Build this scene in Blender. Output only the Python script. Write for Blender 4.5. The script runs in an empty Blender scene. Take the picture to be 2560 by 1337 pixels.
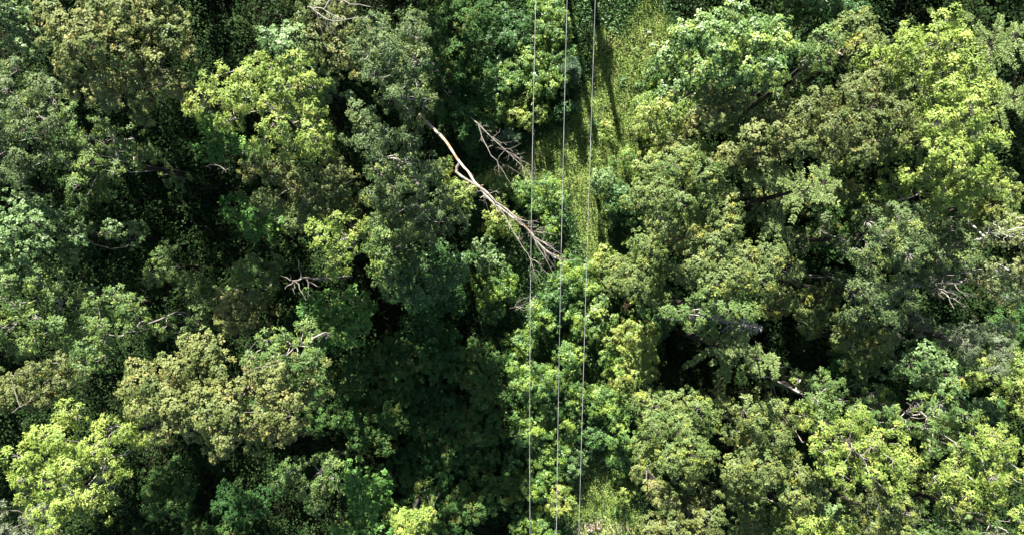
import bpy, math
import numpy as np
SC = bpy.context.scene
R = math.radians
# ---------------------------------------------------------------- camera, sky, sun, exposure
CAMZ = 60.0
FPX = 1730.0                      # focal length in photo pixels (2560 wide)
cd = bpy.data.cameras.new("camera"); cam = bpy.data.objects.new("camera", cd)
SC.collection.objects.link(cam); SC.camera = cam
cam.location = (0, 0, CAMZ); cam.rotation_euler = (0, 0, 0)
cd.sensor_width = 36.0; cd.lens = 36.0 * FPX / 2560; cd.clip_start = 0.1; cd.clip_end = 2000
SUN_EL = 35.0; SUN_AZ = -12.0     # azimuth from +Y towards +X
w = bpy.data.worlds.new("World"); SC.world = w; w.use_nodes = True
nt = w.node_tree; bg = nt.nodes['Background']
sky = nt.nodes.new('ShaderNodeTexSky'); sky.sky_type = 'NISHITA'; sky.sun_disc = False
sky.sun_elevation = R(SUN_EL); sky.sun_rotation = R(SUN_AZ)
nt.links.new(sky.outputs['Color'], bg.inputs['Color']); bg.inputs['Strength'].default_value = 0.05
sl = bpy.data.lights.new("sun", 'SUN'); sun = bpy.data.objects.new("sun", sl); SC.collection.objects.link(sun)
sl.energy = 5.0; sl.angle = R(0.5); sl.color = (1.0, 0.96, 0.90)
sun.rotation_euler = (R(90 - SUN_EL), 0, R(180 - SUN_AZ)); sun.location = (0, 0, 80)
SC.view_settings.view_transform = 'Standard'; SC.view_settings.look = 'None'
SC.view_settings.exposure = 2.0; SC.view_settings.gamma = 1.0
SC.render.engine = 'CYCLES'
SC.cycles.max_bounces = 6; SC.cycles.diffuse_bounces = 3; SC.cycles.transmission_bounces = 3; SC.cycles.glossy_bounces = 1
SC.cycles.caustics_reflective = False; SC.cycles.caustics_refractive = False

rng = np.random.default_rng(7)
# ---------------------------------------------------------------- helpers
def terrain(x, y):
    x = np.asarray(x, float); y = np.asarray(y, float)
    return (0.14 * y + 0.5 * np.sin(x * .21 + 1) * np.cos(y * .17) + 0.25 * np.sin(x * .53 + y * .37)
            - 0.9 * np.exp(-((x - 5.0 - y * .05) / 7) ** 2)
            - 4.5 * np.exp(-((x + 8.5) / 5.5) ** 2 - ((y + 16) / 11) ** 2) - 3.5 * np.exp(-((x + 27) / 7) ** 2 - ((y - 3) / 6) ** 2)  # hollows added to sink these gaps into shade
            - 3 * np.exp(-((x - 19) / 5) ** 2 - ((y + 8) / 4) ** 2))
def unproj(px, py, z):
    d = (CAMZ - z) / FPX
    return (px - 1280) * d, (668.5 - py) * d
def at_height(px, py, h):
    """point seen at that place of the frame standing h metres above the terrain"""
    z = h
    for _ in range(12):
        x, y = unproj(px, py, z); z = float(terrain(x, y)) + h
    return np.array([x, y, z])
def tag(o, label=None, cat=None, group=None, kind=None):
    if label: o['label'] = label
    if cat: o['category'] = cat
    if group: o['group'] = group
    if kind: o['kind'] = kind
    return o
def link(name, me, mat, parent=None):
    o = bpy.data.objects.new(name, me); SC.collection.objects.link(o)
    if mat: me.materials.append(mat)
    if parent: o.parent = parent
    return o
def mesh_np(name, co, faces, smooth=False):
    """faces: (M,k) array of vertex indices"""
    me = bpy.data.meshes.new(name)
    co = np.ascontiguousarray(co, np.float32); faces = np.ascontiguousarray(faces, np.int32)
    M, k = faces.shape
    me.vertices.add(len(co)); me.vertices.foreach_set('co', co.ravel())
    me.loops.add(M * k); me.loops.foreach_set('vertex_index', faces.ravel())
    me.polygons.add(M); me.polygons.foreach_set('loop_start', np.arange(0, M * k, k, dtype=np.int32))
    me.polygons.foreach_set('use_smooth', np.full(M, smooth))
    me.update(calc_edges=True)
    return me
def nrm(a): return a / (np.linalg.norm(a, axis=-1, keepdims=True) + 1e-9)
def leaf_quads(c, u, n, L, W):
    """rhombic leaves, centre c, axis u, normal n"""
    v = nrm(np.cross(n, u)); L = np.asarray(L)[:, None]; W = np.asarray(W)[:, None]
    q = np.stack([c - u * L * .5, c + v * W * .5 - u * L * .05, c + u * L * .5, c - v * W * .5 - u * L * .05], 1)
    return q.reshape(-1, 3)
def leaf_mesh(name, co):
    return mesh_np(name, co, np.arange(len(co)).reshape(-1, 4))
def tubes(P, Rd, sides=4):
    """P (n,k,3) centre lines, Rd (n,k) radii -> co, faces"""
    n, k, _ = P.shape
    T = np.empty_like(P); T[:, 1:-1] = P[:, 2:] - P[:, :-2]; T[:, 0] = P[:, 1] - P[:, 0]; T[:, -1] = P[:, -1] - P[:, -2]
    T = nrm(T)
    ref = np.where(np.abs(T[..., 2:3]) > .9, np.array([1., 0, 0]), np.array([0., 0, 1.]))
    A = nrm(np.cross(T, ref)); B = np.cross(T, A)
    a = np.arange(sides) / sides * 2 * np.pi
    co = P[:, :, None] + Rd[:, :, None, None] * (np.cos(a)[:, None] * A[:, :, None] + np.sin(a)[:, None] * B[:, :, None])
    idx = np.arange(n * k * sides).reshape(n, k, sides)
    f = np.stack([idx[:, :-1], np.roll(idx, -1, 2)[:, :-1], np.roll(idx, -1, 2)[:, 1:], idx[:, 1:]], -1)
    return co.reshape(-1, 3), f.reshape(-1, 4)
class TB:
    """collects tubes of several centre-line lengths into one mesh"""
    def __init__(s): s.co = []; s.f = []; s.n = 0
    def add(s, P, Rd, sides=4):
        co, f = tubes(np.asarray(P, float), np.asarray(Rd, float), sides)
        s.co.append(co); s.f.append(f + s.n); s.n += len(co)
    def mesh(s, name, smooth=True): return mesh_np(name, np.concatenate(s.co), np.concatenate(s.f), smooth)
def in_poly(x, y, P):
    P = np.asarray(P); ins = np.zeros(len(x), bool); j = len(P) - 1
    for i in range(len(P)):
        xi, yi = P[i]; xj, yj = P[j]
        c = ((yi > y) != (yj > y)) & (x < (xj - xi) * (y - yi) / (yj - yi + 1e-12) + xi)
        ins ^= c; j = i
    return ins
def edge_dist(x, y, P):
    P = np.asarray(P, float); p = np.stack([x, y], 1); d = np.full(len(x), 1e9)
    for i in range(len(P)):
        a = P[i - 1]; b = P[i]; ab = b - a
        t = np.clip(((p - a) @ ab) / (ab @ ab + 1e-12), 0, 1)
        d = np.minimum(d, np.linalg.norm(p - (a + t[:, None] * ab), axis=1))
    return d
# ---------------------------------------------------------------- materials
def leaf_mat(name, a, b, acc=None, accf=.12, trans=.2, rough=.5, spec=.22, scale=.55):
    m = bpy.data.materials.new(name); m.use_nodes = True; t = m.node_tree; N = t.nodes; Lk = t.links
    p = N['Principled BSDF']; out = N['Material Output']
    geo = N.new('ShaderNodeNewGeometry'); tc = N.new('ShaderNodeTexCoord')
    no = N.new('ShaderNodeTexNoise'); no.inputs['Scale'].default_value = scale; no.inputs['Detail'].default_value = 3
    Lk.new(tc.outputs['Object'], no.inputs['Vector'])
    # per-leaf random + clump noise -> mix a..b
    ad = N.new('ShaderNodeMath'); ad.operation = 'MULTIPLY_ADD'; ad.inputs[1].default_value = .32
    Lk.new(geo.outputs['Random Per Island'], ad.inputs[0])
    ns = N.new('ShaderNodeMapRange'); ns.inputs[1].default_value = .36; ns.inputs[2].default_value = .64
    ns.inputs[3].default_value = -.05; ns.inputs[4].default_value = .75
    Lk.new(no.outputs['Fac'], ns.inputs[0]); Lk.new(ns.outputs[0], ad.inputs[2])
    mx = N.new('ShaderNodeMixRGB'); mx.inputs[1].default_value = (*a, 1); mx.inputs[2].default_value = (*b, 1)
    Lk.new(ad.outputs[0], mx.inputs[0]); col = mx.outputs[0]
    if acc:
        n2 = N.new('ShaderNodeTexNoise'); n2.inputs['Scale'].default_value = .8; n2.inputs['Detail'].default_value = 4
        mp = N.new('ShaderNodeVectorMath'); mp.inputs[1].default_value = (31, 7, 3); Lk.new(tc.outputs['Object'], mp.inputs[0]); Lk.new(mp.outputs[0], n2.inputs['Vector'])
        wn = N.new('ShaderNodeTexWhiteNoise'); wn.noise_dimensions = '1D'; Lk.new(geo.outputs['Random Per Island'], wn.inputs['W'])
        s = N.new('ShaderNodeMath'); s.operation = 'MULTIPLY_ADD'; s.inputs[1].default_value = .25
        Lk.new(wn.outputs['Value'], s.inputs[0]); Lk.new(n2.outputs['Fac'], s.inputs[2])
        r = N.new('ShaderNodeMapRange'); r.inputs[1].default_value = .78 - accf; r.inputs[2].default_value = .86 - accf
        Lk.new(s.outputs[0], r.inputs[0])
        m2 = N.new('ShaderNodeMixRGB'); m2.inputs[2].default_value = (*acc, 1)
        Lk.new(r.outputs[0], m2.inputs[0]); Lk.new(col, m2.inputs[1]); col = m2.outputs[0]
    Lk.new(col, p.inputs['Base Color']); p.inputs['Roughness'].default_value = rough
    p.inputs['Specular IOR Level'].default_value = spec
    tr = N.new('ShaderNodeBsdfTranslucent'); Lk.new(col, tr.inputs['Color'])
    ms = N.new('ShaderNodeMixShader'); ms.inputs[0].default_value = trans
    Lk.new(p.outputs[0], ms.inputs[1]); Lk.new(tr.outputs[0], ms.inputs[2]); Lk.new(ms.outputs[0], out.inputs['Surface'])
    return m
def bark_mat(name, a, b, scale=4, stretch=.25, rough=.85, thr=(.35, .65)):
    m = bpy.data.materials.new(name); m.use_nodes = True; t = m.node_tree; N = t.nodes; Lk = t.links
    p = N['Principled BSDF']; tc = N.new('ShaderNodeTexCoord')
    mp = N.new('ShaderNodeMapping'); mp.inputs['Scale'].default_value = (1, 1, stretch)
    no = N.new('ShaderNodeTexNoise'); no.inputs['Scale'].default_value = scale; no.inputs['Detail'].default_value = 5
    r = N.new('ShaderNodeMapRange'); r.inputs[1].default_value = thr[0]; r.inputs[2].default_value = thr[1]
    mx = N.new('ShaderNodeMixRGB'); mx.inputs[1].default_value = (*a, 1); mx.inputs[2].default_value = (*b, 1)
    Lk.new(tc.outputs['Object'], mp.inputs[0]); Lk.new(mp.outputs[0], no.inputs['Vector']); Lk.new(no.outputs['Fac'], r.inputs[0])
    Lk.new(r.outputs[0], mx.inputs[0]); Lk.new(mx.outputs[0], p.inputs['Base Color']); p.inputs['Roughness'].default_value = rough
    p.inputs['Specular IOR Level'].default_value = .15
    bp = N.new('ShaderNodeBump'); bp.inputs['Strength'].default_value = .5; bp.inputs['Distance'].default_value = .02
    Lk.new(no.outputs['Fac'], bp.inputs['Height']); Lk.new(bp.outputs[0], p.inputs['Normal'])
    return m
BARK = bark_mat('bark_grey', (.10, .085, .07), (.22, .20, .17))
BARKD = bark_mat('bark_dark', (.02, .017, .013), (.055, .047, .038))  # shade on the trunks put into the bark tone, shared by the poles
BARKL = bark_mat('bark_pale', (.20, .18, .15), (.42, .38, .33))
BIRCHB = bark_mat('bark_birch', (.07, .06, .05), (.44, .42, .38), scale=6, stretch=1, thr=(.36, .44))
DEADW = bark_mat('deadwood', (.12, .105, .085), (.28, .25, .21), scale=3)
DEADP = bark_mat('deadwood_pale', (.30, .27, .25), (.48, .44, .41), scale=3)
DEADO = bark_mat('deadwood_orange', (.28, .15, .07), (.36, .33, .265), scale=1.1, thr=(.36, .48))
# species: L, W leaf; nl leaves/tuft; tr tuft radius; ts tuft spacing; bs bough spacing; br bough radius; up normal bias
def S(L, W, nl, tr, ts, bs, br, mat, bark=BARK, up=.9, flat=.75, jit=.9, fill=.9, twig=.5, droop=0.):
    return dict(L=L, W=W, nl=nl, tr=tr, ts=ts, bs=bs, br=br, mat=mat, bark=bark, up=up, flat=flat, jit=jit, fill=fill, twig=twig, droop=droop)
LM = leaf_mat
SP = {
 'ash':     S(.19, .085, 28, .27, .50, 1.35, .85, LM('leaf_ash', (.11, .18, .03), (.245, .32, .065), (.29, .31, .07), .08), BARKL, jit=.8, twig=.9),
 'lime':    S(.19, .09, 28, .27, .46, 1.35, .90, LM('leaf_lime', (.13, .205, .032), (.275, .355, .072), (.31, .36, .08), .08), BARKL, jit=.7, twig=.8),
 'ashg':    S(.18, .08, 28, .25, .48, 1.30, .82, LM('leaf_ash_green', (.06, .12, .028), (.14, .21, .06), (.22, .28, .05), .06), BARKL, jit=.8, twig=.9),
 'maple':   S(.145, .12, 22, .22, .36, 1.30, .95, LM('leaf_maple_gold', (.075, .115, .03), (.21, .23, .07), (.29, .25, .08), .04), BARK, jit=.8, twig=.4),
 'olive':   S(.13, .10, 21, .20, .34, 1.25, .95, LM('leaf_olive', (.065, .10, .026), (.165, .195, .06), (.25, .22, .06), .02), BARK, jit=.75, twig=.4),
 'oak':     S(.13, .095, 21, .20, .34, 1.35, 1.0, LM('leaf_oak', (.075, .12, .03), (.175, .22, .07), (.28, .28, .05), .06), BARK, jit=.8, twig=.45),
 'beech':   S(.12, .09, 21, .19, .32, 1.45, 1.1, LM('leaf_beech', (.075, .13, .03), (.175, .23, .07), (.25, .28, .05), .08), BARK, jit=.8, twig=.3),
 'grey':    S(.16, .07, 25, .24, .40, 1.25, .85, LM('leaf_greygreen', (.05, .095, .03), (.13, .18, .062), (.22, .26, .06), .05, rough=.5, spec=.22), BARKL, jit=.85, twig=.9),
 'silver':  S(.17, .12, 18, .22, .38, 1.10, .80, LM('leaf_silver', (.085, .16, .045), (.19, .285, .095), rough=.46, spec=.38), BARK, twig=.4),
 'willow':  S(.16, .045, 22, .22, .34, 1.15, .85, LM('leaf_willow', (.08, .12, .05), (.19, .22, .12), rough=.46, spec=.38), BARK, droop=.5, twig=.6),
 'birch':   S(.12, .09, 16, .20, .34, 1.10, .85, LM('leaf_birch', (.10, .14, .045), (.21, .235, .09), (.28, .27, .08), .08, rough=.4), BIRCHB, droop=.6, twig=.9),
 'gloss':   S(.17, .11, 22, .24, .36, 1.25, .95, LM('leaf_glossy', (.08, .16, .035), (.18, .285, .075), (.27, .35, .06), .10, rough=.45, spec=.55), BARK, jit=.7, twig=.3),
 'bush':    S(.18, .08, 18, .22, .34, 1.00, .75, LM('leaf_bush', (.055, .13, .025), (.13, .235, .055), (.22, .32, .045), .12, rough=.45, spec=.38), BARK, jit=.6, twig=.35),
 'bushy':   S(.17, .08, 15, .20, .32, 1.00, .75, LM('leaf_bush_pale', (.10, .17, .03), (.22, .30, .06), (.32, .35, .07), .12, rough=.46, spec=.38), BARK, jit=.6, twig=.35),
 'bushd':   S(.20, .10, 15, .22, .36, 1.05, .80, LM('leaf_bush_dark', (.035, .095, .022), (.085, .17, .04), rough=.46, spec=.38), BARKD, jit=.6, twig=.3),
 'shade':   S(.18, .11, 19, .25, .40, 1.25, 1.0, LM('leaf_shade_darkened', (.03, .075, .022), (.075, .145, .038), (.12, .13, .03), .05, spec=.06), BARKD, jit=.8, twig=.3),  # darker leaves: shade over these trees is put into the colour
 'shadeg':  S(.18, .11, 19, .25, .40, 1.25, 1.0, LM('leaf_shade_green_darkened', (.026, .07, .022), (.062, .135, .036), spec=.06), BARKD, jit=.8, twig=.3),  # greener variant, shade likewise in the leaf colour
 'emerald': S(.21, .13, 16, .24, .40, 1.25, .90, LM('leaf_emerald', (.045, .13, .025), (.10, .21, .04), (.20, .30, .06), .06), BARK, jit=.8, twig=.4),
}
NEEDLE = LM('needles', (.14, .21, .055), (.30, .38, .13), rough=.4, trans=.12)
NEEDLEG = LM('needles_grey', (.06, .12, .055), (.14, .21, .11), rough=.4, trans=.12)
FLOORM = LM('leaf_floor_darkened', (.014, .034, .010), (.034, .060, .017), trans=.1, spec=.05)  # darkened so the shade of the gaps sits in the leaf colour
# ---------------------------------------------------------------- tree builders
def spread_points(poly, spacing, n_try=6000, seed=0, pad=0.):
    g = np.random.default_rng(seed); P = np.asarray(poly)
    lo = P.min(0); hi = P.max(0)
    c = g.uniform(lo, hi, (n_try, 2)); ok = in_poly(c[:, 0], c[:, 1], P); c = c[ok]
    d = edge_dist(c[:, 0], c[:, 1], P); k = d > pad; c = c[k]; d = d[k]
    keep = []; kd = []
    for p, dd in zip(c, d):
        if not keep or np.min(np.sum((np.array(keep) - p) ** 2, 1)) > spacing * spacing:
            keep.append(p); kd.append(dd)
    return np.array(keep), np.array(kd)
def tufts_leaves(g, T, out, sp, lf=1.0):
    """T (n,3) tuft centres, out (n,3) outward unit vectors -> leaf quads"""
    nl = max(3, int(sp['nl'] * lf * 1.35)); n = len(T)
    d = nrm(g.normal(size=(n, nl, 3)) * np.array([1, 1, .75]) + out[:, None] * .55 + np.array([0, 0, .15 - sp['droop']]))
    r = sp['tr'] * g.uniform(.25, 1.1, (n, nl, 1))
    c = T[:, None] + d * r; c[..., 2] -= 0.5 * r[..., 0] * sp['droop']
    nn = nrm(g.normal(size=(n, nl, 3)) * .34 + np.array([0, 0, sp['up'] * .75]) + out[:, None] * .8 + d * .35)
    u = nrm(d - np.sum(d * nn, -1, keepdims=True) * nn + g.normal(size=(n, nl, 3)) * .15)
    s = g.uniform(.7, 1.25, n * nl)
    return leaf_quads(c.reshape(-1, 3), u.reshape(-1, 3), nn.reshape(-1, 3), sp['L'] * s, sp['W'] * s * g.uniform(.8, 1.2, n * nl))
def curve4(a, b, g, sag=.0, wob=.12):
    t = np.linspace(0, 1, 5)[:, None]; L = np.linalg.norm(b - a)
    off = g.normal(size=(3,)) * L * wob; off2 = g.normal(size=3) * L * wob * .5
    return a + (b - a) * t + off * np.sin(t * np.pi) + off2 * np.sin(2 * t * np.pi) - np.array([0, 0, sag * L]) * np.sin(t * np.pi)
SEED = [100]; NL = [0]; TREES = {}
def crown_tree(kind, species, h, depth, poly, label, cat='tree', group=None, dens=1.0, holes=0.0, leaff=1.0, trunk=None, below=True, bough=1.0, lean=None):
    """poly: crown outline in photo pixels, seen at rim height; h: top above ground; depth: dome depth"""
    SEED[0] += 1; g = np.random.default_rng(SEED[0]); sp = SP[species]
    pc = np.mean(np.array(poly, float), 0)
    base = at_height(pc[0], pc[1], h - depth * .5)
    zt = float(terrain(base[0], base[1])) + h; zr = zt - depth
    W = np.array([unproj(px, py, zr + depth * .52) for px, py in poly])
    Wm = (W + np.roll(W, -1, 0)) / 2; el = np.linalg.norm(np.roll(W, -1, 0) - W, axis=1)[:, None]; Wm = Wm + g.normal(size=W.shape) * np.clip(el * .16, 0, .7)
    W = np.stack([W, Wm], 1).reshape(-1, 2)
    bs = sp['bs'] * bough / math.sqrt(dens * 1.18)
    C, D = spread_points(W, bs, 3500, SEED[0], pad=sp['br'] * .72)
    if len(C) < 3:
        C, D = spread_points(W, bs * .6, 3500, SEED[0], pad=0)
    Rm = max(D.max(), .8)
    def dome(d): return np.sqrt(np.clip(1 - (1 - np.clip(d / Rm, 0, 1)) ** 2, 0, 1))
    Z = zr + depth * dome(D) + g.normal(size=len(C)) * .46 * sp['jit'] * min(1, depth / 3) - sp['br'] * .6
    B = np.column_stack([C, Z]); rb = sp['br'] * bough * g.uniform(.62, 1.15, len(B))
    if holes > 0:
        k = g.uniform(size=len(B)) > holes; k[np.argmax(D)] = True; B = B[k]; rb = rb[k]; D = D[k]
    top_n = len(B); lowmask = np.zeros(len(B), bool)
    if below and sp['fill'] > 0 and depth > 1.5:
        C2, D2 = spread_points(W, bs * 1.15, 2500, SEED[0] + 5000, pad=sp['br'] * .8)
        if len(C2):
            C2 = C2[D2 > 0]; Z2 = zr + depth * dome(D2) - g.uniform(1.5, 3.2, len(C2)) * min(1.3, depth / 3.)
            B = np.vstack([B, np.column_stack([C2, Z2])]); rb = np.r_[rb, sp['br'] * 1.1 * g.uniform(.8, 1.2, len(C2))]
            lowmask = np.r_[lowmask, np.ones(len(C2), bool)]
    if trunk is None: tx, ty = W.mean(0) + g.normal(size=2) * .3
    else: tx, ty = unproj(trunk[0], trunk[1], terrain(base[0], base[1]) + h * .3)
    tz = float(terrain(tx, ty))
    root = bpy.data.objects.new(kind, None); SC.collection.objects.link(root); root.location = (tx, ty, tz)
    root.empty_display_size = .3
    tag(root, label, cat, group)
    o = np.array([tx, ty, tz]); B = B - o
    ctr = np.array([W[:, 0].mean() - tx, W[:, 1].mean() - ty, max(zr - tz - depth * .25, h * .35)])
    if h > 7:
        k_ = int(h * .42); a_ = g.uniform(0, 2 * np.pi, k_); q_ = g.uniform(.3, 1.1, k_)
        lo = np.column_stack([q_ * np.cos(a_), q_ * np.sin(a_), np.linspace(.22, .86, k_) * ctr[2]])
        B = np.vstack([B, lo]); rb = np.r_[rb, g.uniform(.55, .85, k_)]; lowmask = np.r_[lowmask, np.ones(k_, bool)]
    # branch skeleton: trunk top node, then each bough grows from the nearest node towards the trunk
    tr_r = .021 * h ** 0.75 * (1 if h > 6 else .6) + .015
    nodes = [ctr]; par = [-1]; plen = [0.]
    order = np.argsort(np.linalg.norm(B[:, :2] - ctr[:2], axis=1))
    for i in order:
        nd = np.array(nodes); dd = np.linalg.norm(nd - B[i], axis=1) + .45 * np.array(plen)
        dd = dd + np.maximum(0, nd[:, 2] - B[i][2]) * 1.5
        j = int(np.argmin(dd)); nodes.append(B[i] - np.array([0, 0, .35 * sp['br']])); par.append(j)
        plen.append(plen[j] + np.linalg.norm(nodes[-1] - nodes[j]))
    cnt = np.ones(len(nodes))
    for i in range(len(nodes) - 1, 0, -1): cnt[par[i]] += cnt[i]
    rad = np.clip(tr_r * .62 * np.sqrt(cnt / cnt[0]), .014, .075)
    br = TB(); Pl = []; Rl = []
    for i in range(1, len(nodes)):
        j = par[i]; Pl.append(curve4(nodes[j], nodes[i], g, .05, .09)); r0 = min(rad[i] * 1.15, rad[j]); Rl.append(np.linspace(r0, rad[i] * .75, 5))
    br.add(np.array(Pl), np.array(Rl), 5)
    # tufts over each bough
    ntu = np.maximum(4, (rb ** 2 * 5.6 / sp['ts'] ** 2).astype(int)); ntu[lowmask[:len(rb)]] = (ntu[lowmask] * .8).astype(int)
    idx = np.repeat(np.arange(len(B)), ntu)
    dr = nrm(g.normal(size=(len(idx), 3)) + np.array([0, 0, .55])); dr[:, 2] = np.abs(dr[:, 2]) * np.where(g.uniform(size=len(idx)) < .85, 1, -.6)
    rr = rb[idx] * g.uniform(.62, 1.06, len(idx))
    o2 = np.zeros((len(B), 3)); o2[:, :2] = nrm(B[:, :2] - ctr[:2] + g.normal(size=(len(B), 2)) * .5); oo = o2[idx]
    off = dr * rr[:, None] * np.array([.95, .95, sp['flat']]); off += oo * np.sum(off * oo, 1)[:, None] * .22
    T = B[idx] + off; T[:, 2] -= sp['droop'] * .4 * (1 - dr[:, 2]) * rr
    q = tufts_leaves(g, T, dr, sp, leaff)
    # twigs
    k = g.uniform(size=len(idx)) < sp['twig'] * .6
    if k.any():
        a = nodes_arr = (B[idx] - np.array([0, 0, .35 * sp['br']]))[k]; b = T[k]; m = (a + b) / 2 + g.normal(size=a.shape) * .1 + np.array([0, 0, .06])
        br.add(np.stack([a, m, b], 1), np.tile([[.018, .013, .007]], (len(a), 1)), 3)
    tb = TB(); g2 = g.normal(size=2) * .15
    st = np.linspace(0, 1, 8)[:, None]; P = np.zeros(3) + st * ctr; P[:, 0] += np.sin(st[:, 0] * 3) * g2[0]; P[:, 1] += np.sin(st[:, 0] * 3) * g2[1]; P[-1] = ctr
    P[0, 2] -= .4
    rd = tr_r * np.array([1.5, 1.12, 1.0, .95, .9, .86, .83, .8])
    tb.add(P[None], rd[None], 8)
    link('trunk', tb.mesh('trunk'), sp['bark'] if sp['bark'] is BIRCHB else BARKD, root)
    link('branches', br.mesh('branches'), sp['bark'], root)
    link('crown', leaf_mesh('crown', q), sp['mat'], root)
    NL[0] += len(q) // 4; TREES[label] = root
    return root
def px_poly(cx, cy, rx, ry, seed, n=11, rough=.16):
    g = np.random.default_rng(seed); a = np.arange(n) / n * 2 * np.pi + g.uniform(0, .5)
    r = 1 + g.normal(size=n) * rough
    return [(cx + rx * r[i] * math.cos(a[i]), cy + ry * r[i] * math.sin(a[i])) for i in range(n)]
def conifer(px, py, h, rad, label, mat=NEEDLE, nwh=9, lean=(0, 0), dead=False, cat='conifer', kind='conifer', arms=8, crown_h=.6, group=None):
    SEED[0] += 1; g = np.random.default_rng(SEED[0])
    if h >= 11: h += 2.5
    top = at_height(px, py, h); base = np.array([top[0] + lean[0], top[1] + lean[1], 0.]); base[2] = float(terrain(base[0], base[1]))
    root = bpy.data.objects.new(kind, None); SC.collection.objects.link(root); root.location = base; tag(root, label, cat, group)
    top = top - base
    tb = TB(); st = np.linspace(0, 1, 9)[:, None]; tb.add((st * top)[None], (np.linspace(.018 * h, .012, 9))[None], 7)
    br = tb; Pl = []; Rl = []; Q = []
    for wv in range(nwh):
        f = 1 - crown_h * (wv + .3) / nwh; c = top * f; L = rad * min(1., ((1 - f) / crown_h) ** .75 + .14)
        for k in range(arms):
            a = k / arms * 2 * np.pi + wv * .45 + g.normal() * .3; l = L * g.uniform(.5, 1.2)
            d = np.array([math.cos(a), math.sin(a), .28]); t = np.linspace(0, 1, 7)[:, None]
            P = c + d * t * l - np.array([0, 0, .38]) * (t ** 2) * l + np.sin(t * 4) * g.normal(size=3) * .006 * l
            Pl.append(P); Rl.append(np.linspace(.02 + .01 * l, .006, 7))
            ns = int(l / .085) + 3; ts = g.uniform(.12, 1.02, ns)
            for s in (-1, 1):
                sd = np.array([-math.sin(a), math.cos(a), 0]) * s
                pp = c + d * ts[:, None] * l - np.array([0, 0, .38]) * ts[:, None] ** 2 * l
                sl_ = (.12 + .16 * np.minimum(1, l / 2) * (1 - ts ** 2 * .75))[:, None] * g.uniform(.5, 1.1, (ns, 1))
                e = pp + (sd + d * .75) * sl_ - np.array([0, 0, .3]) * sl_
                if g.uniform() < .25 or dead: br.add(np.stack([pp, (pp + e) / 2, e], 1), np.tile([[.009, .007, .004]], (ns, 1)), 3)
                if not dead:
                    nn = 18; tt = g.uniform(.0, 1.08, (ns, nn, 1)); cc = pp[:, None] + (e - pp)[:, None] * tt
                    u = nrm((e - pp)[:, None] * .9 / (np.linalg.norm(e - pp, axis=1)[:, None, None] + 1e-6) + g.normal(size=(ns, nn, 3)) * .6)
                    n_ = nrm(g.normal(size=(ns, nn, 3)) * .5 + np.array([0, 0, .9])); cc = cc + u * .04
                    Q.append(leaf_quads(cc.reshape(-1, 3), u.reshape(-1, 3), n_.reshape(-1, 3), g.uniform(.08, .17, ns * nn), np.full(ns * nn, .045)))
    br.add(np.array(Pl), np.array(Rl), 4)
    link('trunk', tb.mesh('trunk'), DEADP if dead else BARKD, root)
    if not dead: link('crown', leaf_mesh('crown', np.concatenate(Q)), mat, root); NL[0] += sum(len(x) for x in Q) // 4
    return root
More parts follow.
